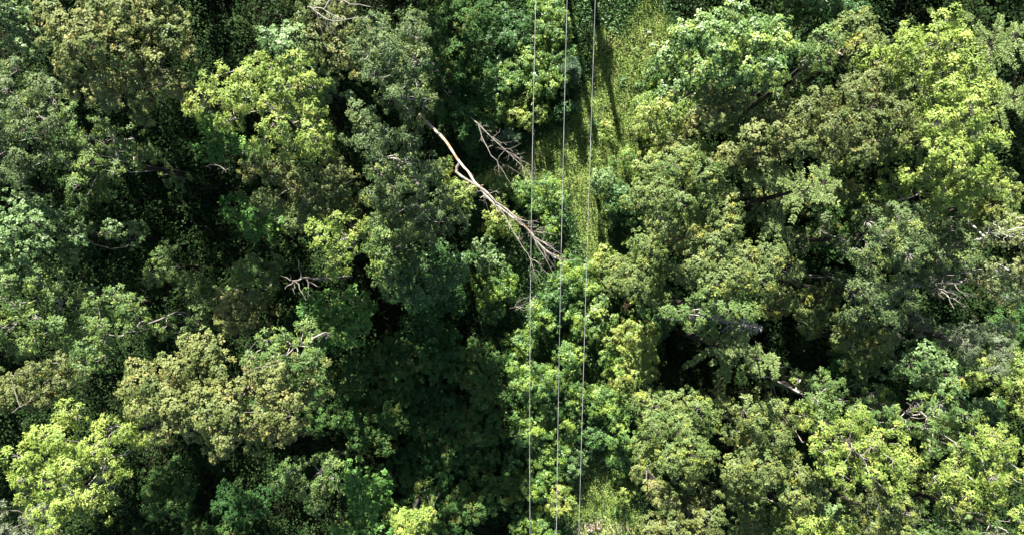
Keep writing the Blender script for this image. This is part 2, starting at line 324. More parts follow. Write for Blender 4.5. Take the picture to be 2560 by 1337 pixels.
def dead_wood(kind, lines, label, cat='dead tree', mat=None, twigs=5, twl=.9, fan=0, group=None, r_tw=.014):
    """lines: list of (points [(px,py,h)], r0, r1); the first is the trunk"""
    SEED[0] += 1; g = np.random.default_rng(SEED[0]); mat = mat or DEADW
    mh = max(p[2] for pts, _a, _b in lines for p in pts); kf = (mh + 2.5) / mh if mh >= 12.9 else 1.
    L3 = [(np.array([at_height(p[0], p[1], p[2] * kf) for p in pts]), r0, r1) for pts, r0, r1 in lines]
    o = L3[0][0][0].copy(); root = bpy.data.objects.new(kind, None); SC.collection.objects.link(root); root.location = o; tag(root, label, cat, group)
    single = cat in ('branch', 'stick'); main = TB()
    def resample(P, n):
        s = np.r_[0, np.cumsum(np.linalg.norm(np.diff(P, axis=0), axis=1))]; t = np.linspace(0, s[-1], n)
        return np.column_stack([np.interp(t, s, P[:, i]) for i in range(3)])
    for i in range(1, len(L3)):
        P, r0, r1 = L3[i]; best = None
        for Pj, _a, _b in L3[:i]:
            d_ = resample(Pj, 60); q = d_[np.argmin(np.linalg.norm(d_ - P[0], axis=1))]
            if best is None or np.linalg.norm(q - P[0]) < np.linalg.norm(best - P[0]): best = q
        if .04 < np.linalg.norm(best - P[0]) < 3: L3[i] = (np.vstack([best, P]), r0, r1)
    if fan:
        P = resample(L3[0][0], 60); td = nrm(P[-1] - P[-14])
        for k in range(fan):
            j = int(g.uniform(36, 58)); d = nrm(td + g.normal(size=3) * np.array([.30, .30, .22])); l = g.uniform(1.2, 2.9)
            q = [P[j]]
            for _ in range(4): d = nrm(d + g.normal(size=3) * .16); q.append(q[-1] + d * l / 4)
            L3.append((np.array(q), g.uniform(.03, .05), .01))
    for i, (P, r0, r1) in enumerate(L3):
        P = P - o; n = max(6, int(np.sum(np.linalg.norm(np.diff(P, axis=0), axis=1)) / .45)); Q = resample(P, n)
        Q[1:-1] += g.normal(size=(n - 2, 3)) * (.02 if r0 > .09 else min(.05, .7 * r0 + .015))
        rd = np.linspace(r0, r1, n) * g.uniform(.88, 1.12, n)
        br = main if (single or i == 0) else TB()
        br.add(Q[None], rd[None], 8 if r0 > .06 else 5)
        # side twigs, two generations
        nt_ = int(twigs * n / 8)
        for _ in range(nt_):
            j = int(g.uniform(.25, .98) ** (.45 if r0 > .09 else 1) * (n - 1)); a = Q[j]; tdir = nrm(Q[min(j + 1, n - 1)] - Q[max(j - 1, 0)])
            d = nrm(tdir * .8 + g.normal(size=3) * .65); l = twl * g.uniform(.4, 1.2) * (1.15 - .5 * j / n)
            m = a + d * l * .5 + g.normal(size=3) * l * .1; e = a + d * l + g.normal(size=3) * l * .16
            rr = min(rd[j] * .6, r_tw * 1.6); br.add(np.stack([a, m, e])[None], np.array([[rr, rr * .75, rr * .4]]), 4)
            for _k in range(2):
                s = a + (e - a) * g.uniform(.4, .9); d2 = nrm(d * .8 + g.normal(size=3) * .6); e2 = s + d2 * l * g.uniform(.3, .6)
                br.add(np.stack([s, (s + e2) / 2 + g.normal(size=3) * .03, e2])[None], np.array([[rr * .6, rr * .45, rr * .3]]), 3)
        if br is not main: link('limb', br.mesh('limb'), DEADW, root)
    if single:
        bpy.data.objects.remove(root); root = link(kind, main.mesh(kind), mat); root.location = o; tag(root, label, cat, group)
    else: link('trunk', main.mesh('trunk'), mat, root)
    return root
# ---------------------------------------------------------------- ground
def build_ground():
    xs = np.concatenate([np.linspace(-300, -62, 30), np.linspace(-60, 60, 241), np.linspace(62, 300, 30)])
    ys = np.concatenate([np.linspace(-300, -42, 30), np.linspace(-40, 40, 161), np.linspace(42, 300, 30)])
    X, Y = np.meshgrid(xs, ys); Z = terrain(X, Y) + rng.normal(size=X.shape) * .035
    co = np.stack([X, Y, Z], -1).reshape(-1, 3); ny, nx = X.shape; i = np.arange(nx * ny).reshape(ny, nx)
    f = np.stack([i[:-1, :-1], i[:-1, 1:], i[1:, 1:], i[1:, :-1]], -1).reshape(-1, 4)
    m = bpy.data.materials.new('forest_floor'); m.use_nodes = True; t = m.node_tree; N = t.nodes; Lk = t.links; p = N['Principled BSDF']
    tc = N.new('ShaderNodeTexCoord'); n1 = N.new('ShaderNodeTexNoise'); n1.inputs['Scale'].default_value = .35; n1.inputs['Detail'].default_value = 8
    n2 = N.new('ShaderNodeTexNoise'); n2.inputs['Scale'].default_value = 6; n2.inputs['Detail'].default_value = 8
    Lk.new(tc.outputs['Object'], n1.inputs[0]); Lk.new(tc.outputs['Object'], n2.inputs[0])
    r = N.new('ShaderNodeValToRGB'); r.color_ramp.elements[0].position = .35; r.color_ramp.elements[0].color = (.008, .011, .005, 1)
    r.color_ramp.elements[1].position = .65; r.color_ramp.elements[1].color = (.022, .022, .012, 1); Lk.new(n1.outputs[0], r.inputs[0])
    r2 = N.new('ShaderNodeValToRGB'); r2.color_ramp.elements[0].position = .3; r2.color_ramp.elements[0].color = (.4, .4, .4, 1)
    r2.color_ramp.elements[1].position = .7; r2.color_ramp.elements[1].color = (1.4, 1.35, 1.3, 1); Lk.new(n2.outputs[0], r2.inputs[0])
    mx = N.new('ShaderNodeMixRGB'); mx.blend_type = 'MULTIPLY'; mx.inputs[0].default_value = 1; Lk.new(r.outputs[0], mx.inputs[1]); Lk.new(r2.outputs[0], mx.inputs[2])
    Lk.new(mx.outputs[0], p.inputs['Base Color']); p.inputs['Roughness'].default_value = .95; p.inputs['Specular IOR Level'].default_value = .05
    o = link('ground', mesh_np('ground', co, f, True), m); tag(o, kind='structure')
build_ground()
def stuff_leaves(name, label, x, y, h0, h1, L, W, mat, up=.8, n_per=1, cat='undergrowth'):
    n = len(x); g = rng; z = terrain(x, y) + g.uniform(h0, h1)
    c = np.column_stack([x, y, z]); nn = nrm(g.normal(size=(n, 3)) * .6 + np.array([0, 0, up])); u = nrm(np.cross(nn, g.normal(size=(n, 3))))
    s = g.uniform(.6, 1.3, n)
    o = link(name, leaf_mesh(name, leaf_quads(c, u, nn, L * s, W * s)), mat); tag(o, label, cat, kind='stuff'); NL[0] += n
    return o
def px_points(polys, n, seed):
    """uniform ground points whose picture lies inside any of the polygons"""
    g = np.random.default_rng(seed); out = []
    for P, wgt in polys:
        W = np.array([at_height(a, b, .3)[:2] for a, b in P]); m = int(n * wgt); c = g.uniform(W.min(0), W.max(0), (m * 3, 2))
        c = c[in_poly(c[:, 0], c[:, 1], W)][:m]; out.append(c)
    return np.concatenate(out)
CLEAR = [(1480, 60), (1560, 90), (1620, -40), (1680, 60), (1665, 150), (1640, 240), (1700, 340), (1620, 420), (1560, 470), (1520, 560), (1530, 640), (1460, 640), (1440, 560), (1420, 470), (1400, 470), (1340, 440), (1230, 480), (1200, 420), (1320, 400), (1340, 350), (1420, 310), (1440, 250), (1480, 180)]
CLEAR2 = [(1440, 1160), (1500, 1120), (1560, 1120), (1600, 1200), (1610, 1290), (1570, 1400), (1420, 1400), (1430, 1300)]
CORR = [(1180, -60), (1700, -60), (1680, 300), (1620, 420), (1660, 900), (1580, 1150), (1620, 1420), (1290, 1420), (1250, 950), (1160, 700), (1160, 300)]
# dense low undergrowth under the wood (bushy hummocks nobody could count)
def build_undergrowth():
    g = np.random.default_rng(3); n = 300
    bx = g.uniform(-62, 62, 4200); by = g.uniform(-38, 48, 4200); bh = g.uniform(.6, 3.2, 4200); bw = g.uniform(.9, 1.9, 4200)
    Cw = np.array([at_height(a, b, .5)[:2] for a, b in CORR]); k = ~in_poly(bx, by, Cw); bx, by, bh, bw = bx[k], by[k], bh[k], bw[k]
    m = 250; d = nrm(g.normal(size=(len(bx), m, 3)) + np.array([0, 0, .5])); d[..., 2] = np.abs(d[..., 2])
    cx = bx[:, None] + d[..., 0] * bw[:, None]; cy = by[:, None] + d[..., 1] * bw[:, None]
    cz = terrain(cx, cy) + bh[:, None] * (.35 + .65 * d[..., 2]) * g.uniform(.75, 1.05, d.shape[:2])
    c = np.stack([cx, cy, cz], -1).reshape(-1, 3); N_ = len(c); nn = nrm(g.normal(size=(N_, 3)) * .55 + np.array([0, 0, .8]) + d.reshape(-1, 3) * .4)
    u = nrm(np.cross(nn, g.normal(size=(N_, 3)))); s = g.uniform(.6, 1.3, N_)
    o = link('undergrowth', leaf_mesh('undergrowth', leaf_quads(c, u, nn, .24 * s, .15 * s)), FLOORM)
    tag(o, 'leafy undergrowth coloured dark for the shaded gaps between the trees', 'undergrowth', kind='stuff'); NL[0] += N_
build_undergrowth()
def build_floor():
    g = np.random.default_rng(31); x = g.uniform(-62, 62, 480000); y = g.uniform(-38, 48, 480000)
    stuff_leaves('floor_herbs', 'low herbs and seedlings covering the forest floor, coloured dark for shade', x, y, .05, .6, .20, .12, FLOORM)
build_floor()
EARTH = [(1432, 1305), (1450, 1282), (1480, 1290), (1500, 1275), (1530, 1300), (1565, 1290), (1590, 1320), (1575, 1400), (1430, 1400)]
def build_clearing():
    g = np.random.default_rng(11)
    GR = leaf_mat('grass', (.25, .35, .08), (.44, .55, .16), (.52, .5, .22), .05, trans=.25, scale=.35)
    HB = leaf_mat('herbs', (.20, .30, .06), (.38, .50, .13), (.44, .48, .14), .08, trans=.3, scale=.5)
    # grass: arching blades in tussocks
    c = px_points([(CLEAR, 5200), (CLEAR2, 1500)], 1, 5); EW = np.array([at_height(a_, b_, 0)[:2] for a_, b_ in EARTH]); ie = in_poly(c[:, 0], c[:, 1], EW); c = c[~ie | (g.uniform(size=len(c)) < .12)]
    dn = np.sin(c[:, 0] * 2.3 + 1) * np.cos(c[:, 1] * 1.9) + .6 * np.sin(c[:, 0] * 4.7 + c[:, 1] * 3.9); c = c[g.uniform(-1.6, 1.0, len(c)) < dn]; c = np.vstack([c, c + g.normal(size=c.shape) * .12])
    n = len(c); nb = 36; a = g.uniform(0, 2 * np.pi, (n, nb)); tl = g.uniform(.2, .6, (n, nb)); h = g.uniform(.1, .38, (n, 1)) * g.uniform(.6, 1.1, (n, nb))
    bx = c[:, 0][:, None] + g.normal(size=(n, nb)) * .16; by = c[:, 1][:, None] + g.normal(size=(n, nb)) * .16
    d = np.stack([np.cos(a) * tl, np.sin(a) * tl - .06, h], -1); base = np.stack([bx, by, terrain(bx, by)], -1)
    cc = (base + d * .62).reshape(-1, 3); dd = d.reshape(-1, 3); u = nrm(dd); nn = nrm(np.cross(u, np.cross(np.array([0, 0, 1.]), u)) + g.normal(size=u.shape) * .15)
    L = np.linalg.norm(dd, axis=1) * .95
    o = link('grass', leaf_mesh('grass', leaf_quads(cc, u, nn, L, np.full(len(L), .05))), GR); tag(o, 'tall yellow green grass in the sunlit clearing under the cables', 'grass', kind='stuff'); NL[0] += len(L)
    # weeds over the whole corridor
    c = px_points([(CORR, 70000)], 1, 6); hum = .25 + .3 * (np.sin(c[:, 0] * 1.7) * np.cos(c[:, 1] * 1.3) + 1) * .5
    g2 = in_poly(c[:, 0], c[:, 1], np.array([at_height(a_, b_, .3)[:2] for a_, b_ in CLEAR])) | in_poly(c[:, 0], c[:, 1], np.array([at_height(a_, b_, .3)[:2] for a_, b_ in CLEAR2]))
    ke = ~in_poly(c[:, 0], c[:, 1], EW) | (g.uniform(size=len(c)) < .1); c = c[ke]; hum = hum[ke]; g2 = g2[ke]
    k = ~g2 | (g.uniform(size=len(c)) < .9); cx_, hx_ = c, hum
    for nm_, lab_, mt_, kk in (('low_weeds', 'low weeds between the bushes of the open strip, coloured dark for shade', SP['bushd']['mat'], ~g2), ('meadow_weeds', 'pale leafy weeds mixed into the sunlit grass', HB, k & g2)):  # dark weed colour carries the shade of the gaps between bushes
     c = cx_[kk]; hum = hx_[kk]
     z = terrain(c[:, 0], c[:, 1]) + hum * g.uniform(.2, 1.3, len(c)); C = np.column_stack([c, z]); N_ = len(C)
     q_ = 3 if mt_ is not HB else 7; C = np.repeat(C, q_, 0) + g.normal(size=(N_ * q_, 3)) * .14; N_ *= q_; z_ = 1 if q_ == 3 else .62
     nn = nrm(g.normal(size=(N_, 3)) * .5 + np.array([0, 0, .9])); u = nrm(np.cross(nn, g.normal(size=(N_, 3)))); s = g.uniform(.6, 1.3, N_)
     o = link(nm_, leaf_mesh(nm_, leaf_quads(C, u, nn, .19 * s * z_, .10 * s * z_ * z_)), mt_); tag(o, lab_, 'weeds', kind='stuff'); NL[0] += N_
    # bare earth patch at the foot of the picture
    W = EW; xs = np.linspace(W[:, 0].min() - .3, W[:, 0].max() + .3, 60); ys = np.linspace(W[:, 1].min() - .3, W[:, 1].max() + .3, 60)
    X, Y = np.meshgrid(xs, ys); ed = edge_dist(X.ravel(), Y.ravel(), W) * np.where(in_poly(X.ravel(), Y.ravel(), W), 1, -1)
    Z = terrain(X, Y).ravel() + np.clip(ed, -.5, .25) * .5 + g.normal(size=X.size) * .03
    i = np.arange(3600).reshape(60, 60); f = np.stack([i[:-1, :-1], i[:-1, 1:], i[1:, 1:], i[1:, :-1]], -1).reshape(-1, 4)
    o = link('bare_earth', mesh_np('bare_earth', np.column_stack([X.ravel(), Y.ravel(), Z]), f, True), bark_mat('dry_earth', (.22, .15, .10), (.50, .41, .32), scale=2.2, stretch=1, rough=.95)); tag(o, kind='structure')
build_clearing()
# ---------------------------------------------------------------- the wood: every crown one tree
BT = 'broadleaf_tree'; G1 = 'canopy trees of the wood'
def T(species, h, depth, poly, label, **k):
    if h >= 13 and 'star-shaped' not in label: h += 2.5
    return crown_tree(k.pop('kind', BT), species, h, depth, poly, label, group=k.pop('group', G1), **k)
# --- left part of the frame
T('maple', 17, 5.5, [(120, 10), (250, -60), (410, -50), (450, 40), (450, 150), (410, 240), (320, 290), (220, 260), (150, 200), (95, 140)], 'broad tree with gold-tinged olive leaves near the top left corner', dens=1.1)
T('silver', 11, 2.5, [(-40, -40), (80, -30), (95, 60), (85, 140), (20, 150), (-60, 120)], 'sparse pale blue-green young tree half in shade in the top left corner', holes=.45)
T('grey', 15, 4, [(-70, 140), (50, 140), (110, 180), (150, 270), (160, 350), (120, 430), (40, 480), (-70, 480)], 'grey-green tree on the left edge just below the golden one')
T('ashg', 14, 3.5, [(150, 260), (230, 260), (300, 290), (345, 345), (345, 400), (290, 420), (235, 460), (215, 540), (165, 530), (130, 440), (115, 340)], 'tufted mid green tree with bare twigs, right of the grey-green edge tree', holes=.12)
T('silver', 16, 4, [(-70, 475), (50, 480), (110, 510), (165, 580), (160, 640), (90, 660), (-70, 640)], 'pale green rounded crown cut by the left edge halfway up', dens=1.1)
T('ashg', 15, 4, [(-70, 640), (60, 620), (110, 660), (150, 700), (155, 750), (180, 830), (110, 880), (60, 900), (-70, 900)], 'loose mid green tree with grey limbs on the left edge below the pale rounded crown')
T('olive', 11, 3, [(-70, 900), (70, 890), (140, 910), (165, 960), (140, 1010), (60, 1030), (-70, 1060)], 'shaded olive tree with long bare grey limbs above the lime tree', holes=.2)
T('lime', 17, 4.5, [(5, 1110), (45, 1015), (110, 1000), (180, 1010), (260, 1020), (340, 1075), (335, 1130), (280, 1180), (290, 1250), (250, 1320), (150, 1360), (70, 1330), (30, 1250)], 'vivid yellow-green tree with grey branches showing through, at the bottom left', holes=.1)
T('willow', 13, 3, [(-60, 1255), (20, 1260), (75, 1310), (90, 1400), (-60, 1400)], 'silvery fine-leaved tree filling the bottom left corner')
T('ashg', 15, 3.2, [(195, 735), (255, 700), (320, 720), (355, 755), (335, 800), (300, 850), (290, 900), (255, 930), (245, 990), (225, 940), (195, 920), (215, 850), (230, 790)], 'narrow open tree of leafy tufts standing alone in the dark gap at the left', holes=.15)
T('maple', 18, 5, [(290, 950), (330, 890), (430, 870), (470, 815), (560, 850), (600, 900), (700, 890), (790, 890), (825, 950), (810, 1030), (790, 1080), (700, 1130), (600, 1170), (500, 1140), (410, 1100), (330, 1040)], 'largest golden-green crown with orange patches, in the lower left', dens=1.1)
T('ashg', 19, 3, [(600, 890), (650, 825), (700, 812), (760, 845), (808, 850), (800, 895), (750, 950), (670, 945)], 'green tufted crown with curved grey limbs above the largest golden-green crown', holes=.2)
T('ash', 17, 5, [(480, 210), (510, 130), (590, 130), (680, 150), (770, 130), (825, 185), (835, 290), (820, 350), (760, 395), (690, 395), (620, 360), (560, 330), (495, 320), (500, 260)], 'bright round yellow-green tree in the upper left', dens=1.15)
T('emerald', 12, 3, [(480, 290), (560, 300), (620, 340), (610, 410), (540, 410), (490, 370)], 'blue-green low crown under the lower left side of the bright round tree', holes=.15)
T('silver', 15, 3, [(610, 95), (680, 60), (760, 65), (790, 110), (740, 160), (650, 150)], 'silvery blue-green crown behind the top of the bright round tree')
T('olive', 14, 3, [(690, -40), (880, -50), (930, 40), (900, 120), (850, 190), (790, 150), (720, 90)], 'olive crown under bare grey limbs at the top edge', holes=.12)
T('grey', 18, 4.5, [(890, 80), (940, 30), (1000, 15), (1070, 35), (1098, 100), (1085, 160), (1085, 210), (1100, 250), (1040, 300), (960, 270), (890, 220), (885, 150)], 'tall grey-green tree with upright bare limbs left of the shaded fallen trunks', holes=.06)
T('grey', 16, 4, [(865, 275), (950, 255), (1020, 300), (1060, 350), (1110, 410), (1100, 470), (1040, 520), (960, 490), (900, 440), (860, 370)], 'grey-green tree left of the long leaning dead trunk')
T('olive', 13, 3.5, [(580, 370), (680, 390), (820, 395), (900, 430), (905, 520), (840, 545), (740, 585), (670, 545), (640, 480)], 'dull brownish green crown below the bright round tree', holes=.12)
T('grey', 14, 3.5, [(900, 470), (1030, 500), (1120, 440), (1165, 500), (1160, 570), (1080, 620), (1000, 620), (930, 560)], 'dusky tree with grey tufts between the dull crown and the dead trunk', holes=.12)
T('bushy', 9, 2.5, [(1080, 385), (1130, 400), (1165, 450), (1190, 520), (1130, 540), (1090, 480)], 'light green feathery tree at the foot of the leaning dead trunk', holes=.1)
T('ash', 16, 3.5, [(780, 590), (830, 535), (880, 530), (910, 570), (935, 620), (910, 670), (870, 700), (830, 680), (800, 640)], 'small yellow-green tufted tree in the left centre, above the dead snag', holes=.12)
T('ashg', 14, 3.5, [(925, 560), (980, 530), (1010, 590), (985, 660), (960, 700), (915, 660)], 'mid green tufted tree touching the right of the small yellow-green one', holes=.15)
T('emerald', 11, 3.5, [(745, 760), (790, 715), (860, 730), (930, 740), (960, 800), (900, 860), (850, 890), (790, 880), (755, 820)], 'deep emerald tree below the bare dead snag', holes=.08)
T('ashg', 9, 3, [(355, 640), (400, 600), (450, 620), (475, 665), (440, 710), (380, 700)], 'small tree catching light in the large dark gap at the left', holes=.2)
T('ashg', 10, 2.5, [(585, 650), (630, 640), (660, 690), (650, 740), (610, 730), (590, 690)], 'small mid green crown at the right of the large dark gap', holes=.25)
T('maple', 10, 2.5, [(540, 745), (590, 725), (630, 750), (625, 790), (580, 820), (545, 790)], 'small tan-green crown above the largest golden-green crown', holes=.2)
T('emerald', 12, 3, [(590, 480), (640, 500), (650, 570), (610, 580), (585, 540)], 'small blue-green crown left of the dull brownish crown', holes=.2)
T('ashg', 10, 2.5, [(490, 700), (540, 680), (560, 740), (530, 800), (480, 790)], 'dim small crown in the gap left of the small tan-green one', holes=.3)
T('bushd', 12, 4, [(990, 640), (1090, 600), (1160, 620), (1180, 680), (1120, 740), (1040, 790), (970, 740)], 'shaded dark green tree left of the grey shrub in the centre')
T('emerald', 13, 3.5, [(840, 1200), (880, 1150), (940, 1190), (965, 1250), (990, 1330), (980, 1400), (830, 1400), (835, 1290)], 'pale jade tree at the bottom edge left of centre', holes=.08)
T('ashg', 11, 3, [(700, 1150), (790, 1120), (860, 1150), (850, 1240), (780, 1290), (710, 1240)], 'half-shaded green tree left of the pale jade one', holes=.2)
T('lime', 13, 1.8, [(985, 1320), (1010, 1285), (1040, 1280), (1050, 1320), (1030, 1400), (980, 1400)], 'small vivid yellow-green tree top by the bottom edge', holes=.05)
# --- shaded trees of the dark middle
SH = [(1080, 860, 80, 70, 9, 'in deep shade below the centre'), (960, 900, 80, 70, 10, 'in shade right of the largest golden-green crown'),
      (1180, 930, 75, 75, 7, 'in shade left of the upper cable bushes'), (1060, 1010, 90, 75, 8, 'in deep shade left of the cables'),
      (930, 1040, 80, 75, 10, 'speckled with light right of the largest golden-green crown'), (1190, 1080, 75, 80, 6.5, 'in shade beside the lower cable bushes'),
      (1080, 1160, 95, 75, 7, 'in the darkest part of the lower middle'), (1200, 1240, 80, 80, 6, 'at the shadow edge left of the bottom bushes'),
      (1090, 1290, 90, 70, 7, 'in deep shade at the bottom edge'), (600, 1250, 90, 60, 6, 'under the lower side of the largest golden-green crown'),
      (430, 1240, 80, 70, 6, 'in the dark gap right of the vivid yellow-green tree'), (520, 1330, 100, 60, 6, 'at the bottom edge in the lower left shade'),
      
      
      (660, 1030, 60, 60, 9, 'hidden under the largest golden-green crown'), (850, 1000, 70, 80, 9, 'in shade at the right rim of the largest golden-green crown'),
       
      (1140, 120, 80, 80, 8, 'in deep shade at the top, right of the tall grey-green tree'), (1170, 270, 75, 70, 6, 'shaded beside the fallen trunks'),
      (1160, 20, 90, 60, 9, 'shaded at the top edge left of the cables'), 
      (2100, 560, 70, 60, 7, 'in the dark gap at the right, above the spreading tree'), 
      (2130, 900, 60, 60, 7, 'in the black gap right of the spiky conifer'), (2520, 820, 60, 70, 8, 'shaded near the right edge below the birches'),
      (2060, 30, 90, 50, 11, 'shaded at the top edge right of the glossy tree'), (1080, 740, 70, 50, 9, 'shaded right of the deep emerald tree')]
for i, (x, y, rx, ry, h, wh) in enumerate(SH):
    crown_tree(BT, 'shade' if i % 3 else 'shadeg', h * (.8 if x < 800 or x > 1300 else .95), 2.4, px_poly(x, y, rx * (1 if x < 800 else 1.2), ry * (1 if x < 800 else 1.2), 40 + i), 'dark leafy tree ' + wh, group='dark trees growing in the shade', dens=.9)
# --- right part of the frame
T('gloss', 17, 4.5, [(1655, 110), (1700, 30), (1790, 10), (1890, 20), (1960, 60), (1995, 110), (1975, 180), (1930, 235), (1860, 235), (1790, 215), (1740, 250), (1680, 200)], 'big glossy bright green tree with white glints at the top right of the cables', dens=1.2)
T('ashg', 15, 3, [(1980, 100), (2060, 75), (2110, 110), (2130, 160), (2070, 190), (2010, 200), (1970, 170)], 'pale soft green crown touching the right of the glossy tree')
T('oak', 13, 3, [(2100, 60), (2170, 50), (2200, 100), (2190, 160), (2130, 150), (2100, 110)], 'shaded crown with pale leaf tips between the pale soft crown and the lime strip', holes=.25)
T('lime', 17, 4, [(2200, 100), (2260, 50), (2330, 20), (2420, 45), (2445, 100), (2475, 180), (2440, 230), (2340, 240), (2240, 210), (2195, 150)], 'bright green-yellow crown near the top right', dens=1.15)
T('lime', 18, 4, [(2290, 190), (2400, 200), (2470, 220), (2460, 300), (2505, 350), (2490, 410), (2440, 450), (2360, 450), (2270, 420), (2250, 350), (2290, 290)], 'brightest lime crown with dark twigs, below the top right crown', holes=.06)
T('lime', 16, 3.5, [(2210, 450), (2270, 410), (2360, 430), (2450, 430), (2500, 460), (2460, 520), (2390, 560), (2320, 520), (2250, 500)], 'lower lime crown with lit tufts over dark branches', holes=.12)
T('olive', 16, 4.5, [(1985, 230), (2070, 180), (2170, 170), (2230, 220), (2280, 290), (2240, 380), (2150, 430), (2060, 400), (1990, 350)], 'wide olive-gold crown in the upper right', dens=1.15)
T('maple', 15, 3.5, [(1735, 240), (1790, 190), (1860, 190), (1890, 250), (1850, 310), (1780, 330), (1735, 300)], 'small tan crown just below the glossy tree')
T('maple', 16, 4, [(1790, 360), (1850, 300), (1930, 240), (2000, 260), (2020, 340), (1990, 420), (1900, 450), (1820, 430)], 'tan-gold crown left of the wide olive-gold one')
T('oak', 10.5, 3, [(1850, 440), (1960, 420), (2060, 420), (2150, 440), (2180, 520), (2090, 560), (1960, 560), (1870, 520)], 'half-shaded olive crown behind the star-shaped conifer', holes=.15)
T('beech', 15, 4.5, [(1575, 470), (1600, 400), (1680, 350), (1750, 360), (1800, 430), (1790, 520), (1740, 580), (1650, 600), (1590, 550)], 'dense fine-leaved tree right of the clearing, centre right', dens=1.1)
T('oak', 15, 4, [(1690, 540), (1760, 490), (1840, 500), (1860, 560), (1820, 640), (1740, 670), (1690, 620)], 'yellowish speckled crown below the dense fine-leaved tree')
T('bushy', 12, 3.5, [(1590, 240), (1660, 210), (1720, 230), (1725, 300), (1690, 350), (1620, 340), (1580, 290)], 'pale green soft tree at the right edge of the sunlit grass')
T('beech', 12, 3.5, [(1560, 600), (1640, 570), (1670, 640), (1670, 720), (1600, 770), (1550, 700)], 'dark fine-leaved crown right of the cables at mid height', holes=.1)
T('oak', 16, 4.5, [(1700, 700), (1740, 620), (1810, 620), (1880, 590), (1960, 615), (2010, 650), (1990, 720), (1900, 750), (1800, 740), (1730, 760)], 'spreading tree with layered sprays left of the grey-green pair', holes=.08)
T('ashg', 17, 3.5, [(1660, 775), (1730, 720), (1820, 720), (1900, 740), (1900, 790), (1830, 800), (1760, 850), (1700, 820)], 'fresh green layered crown reaching down into the black gap', holes=.1)
T('oak', 12.5, 3, [(1900, 750), (1980, 700), (2060, 700), (2110, 760), (2070, 830), (2010, 840), (1950, 800)], 'drooping green crown above the spiky conifer', holes=.15)
T('grey', 17, 4, [(2120, 560), (2150, 490), (2230, 470), (2310, 520), (2330, 600), (2300, 670), (2210, 690), (2130, 650)], 'soft grey-green crown with curling twigs, centre of the right part', holes=.04)
T('grey', 16, 4, [(2100, 720), (2130, 650), (2220, 680), (2300, 680), (2310, 750), (2250, 830), (2170, 840), (2110, 790)], 'second grey-green crown right under the soft grey-green one', holes=.08)
T('grey', 14, 3.5, [(2330, 600), (2380, 540), (2440, 560), (2440, 620), (2390, 680), (2330, 690)], 'grey-green crown full of fine dead twigs left of the birches', holes=.12)
T('beech', 13, 3, [(2440, 450), (2510, 460), (2560, 500), (2550, 560), (2470, 560), (2430, 510)], 'small fine-leaved crown above the birches at the right edge', holes=.1)
T('willow', 14, 4, [(2380, 810), (2430, 780), (2500, 790), (2520, 860), (2500, 930), (2430, 960), (2370, 910)], 'dull grey-green fine-leaved tree below the dead limbs at the right')
T('silver', 13, 3.5, [(2210, 880), (2280, 850), (2350, 860), (2380, 920), (2350, 970), (2280, 970), (2220, 940)], 'pale turquoise-green crown right of the black gap', dens=1.1)
T('bushy', 12, 3, [(2490, 900), (2620, 860), (2620, 1050), (2520, 1050), (2480, 980)], 'yellow-green crown on the right edge below the birches', holes=.1)
T('oak', 13, 3, [(2110, 830), (2180, 810), (2230, 850), (2210, 930), (2140, 930)], 'half-lit crown between the grey-green pair and the turquoise crown', holes=.2)
T('beech', 16, 5, [(1580, 1050), (1620, 980), (1700, 950), (1770, 980), (1810, 1040), (1800, 1130), (1740, 1200), (1640, 1210), (1590, 1150)], 'large dense yellow-green crown right of the bottom clearing', dens=1.15)
T('oak', 16, 4.5, [(1800, 1020), (1850, 980), (1920, 980), (1980, 1030), (2000, 1110), (1970, 1190), (1890, 1230), (1810, 1180), (1800, 1100)], 'fine speckled crown below the black gap', dens=1.1)
T('ashg', 16, 3.5, [(1980, 1000), (2010, 940), (2080, 930), (2110, 980), (2110, 1040), (2050, 1070), (1990, 1060)], 'small lit crown just right of the spiky conifer', holes=.1)
T('ashg', 15.5, 4, [(2080, 1060), (2110, 985), (2190, 965), (2250, 1000), (2240, 1060), (2160, 1090)], 'mid green crown just above the wide yellow-green one with white branches', dens=1.1)
T('oak', 14, 3.5, [(2150, 1250), (2220, 1220), (2290, 1260), (2270, 1340), (2180, 1400), (2130, 1340)], 'dull green crown below the bare limbs hanging at the bottom right', dens=1.1)
T('oak', 14, 3.5, [(1940, 1180), (2020, 1140), (2060, 1200), (2040, 1260), (1960, 1270)], 'dull speckled crown between the fine speckled crown and the wide yellow-green one')
T('ash', 18, 4.5, [(2010, 1120), (2060, 1030), (2140, 1000), (2230, 1030), (2270, 1100), (2280, 1180), (2220, 1240), (2120, 1240), (2040, 1200)], 'wide yellow-green crown with white branches, bottom right', dens=1.15, holes=.04)
T('ashg', 17, 4, [(2240, 1030), (2280, 980), (2370, 970), (2410, 1040), (2400, 1110), (2330, 1150), (2260, 1120)], 'green crown with a forked bare limb at its top, bottom right', dens=1.1, holes=.04)
T('ash', 17, 4, [(2260, 1170), (2340, 1130), (2420, 1140), (2450, 1200), (2420, 1270), (2330, 1290), (2270, 1240)], 'yellow-green crown with long pale limbs just below the forked-limb crown', dens=1.1, holes=.04)
T('ash', 17, 4.5, [(2420, 1080), (2480, 1050), (2620, 1060), (2620, 1250), (2520, 1290), (2440, 1230)], 'bright yellow-green crown on the right edge at the bottom', dens=1.1)
T('maple', 15, 4, [(1610, 1280), (1650, 1230), (1740, 1210), (1800, 1250), (1820, 1300), (1780, 1400), (1620, 1400)], 'rounded pale gold crown on the bottom edge right of the clearing')
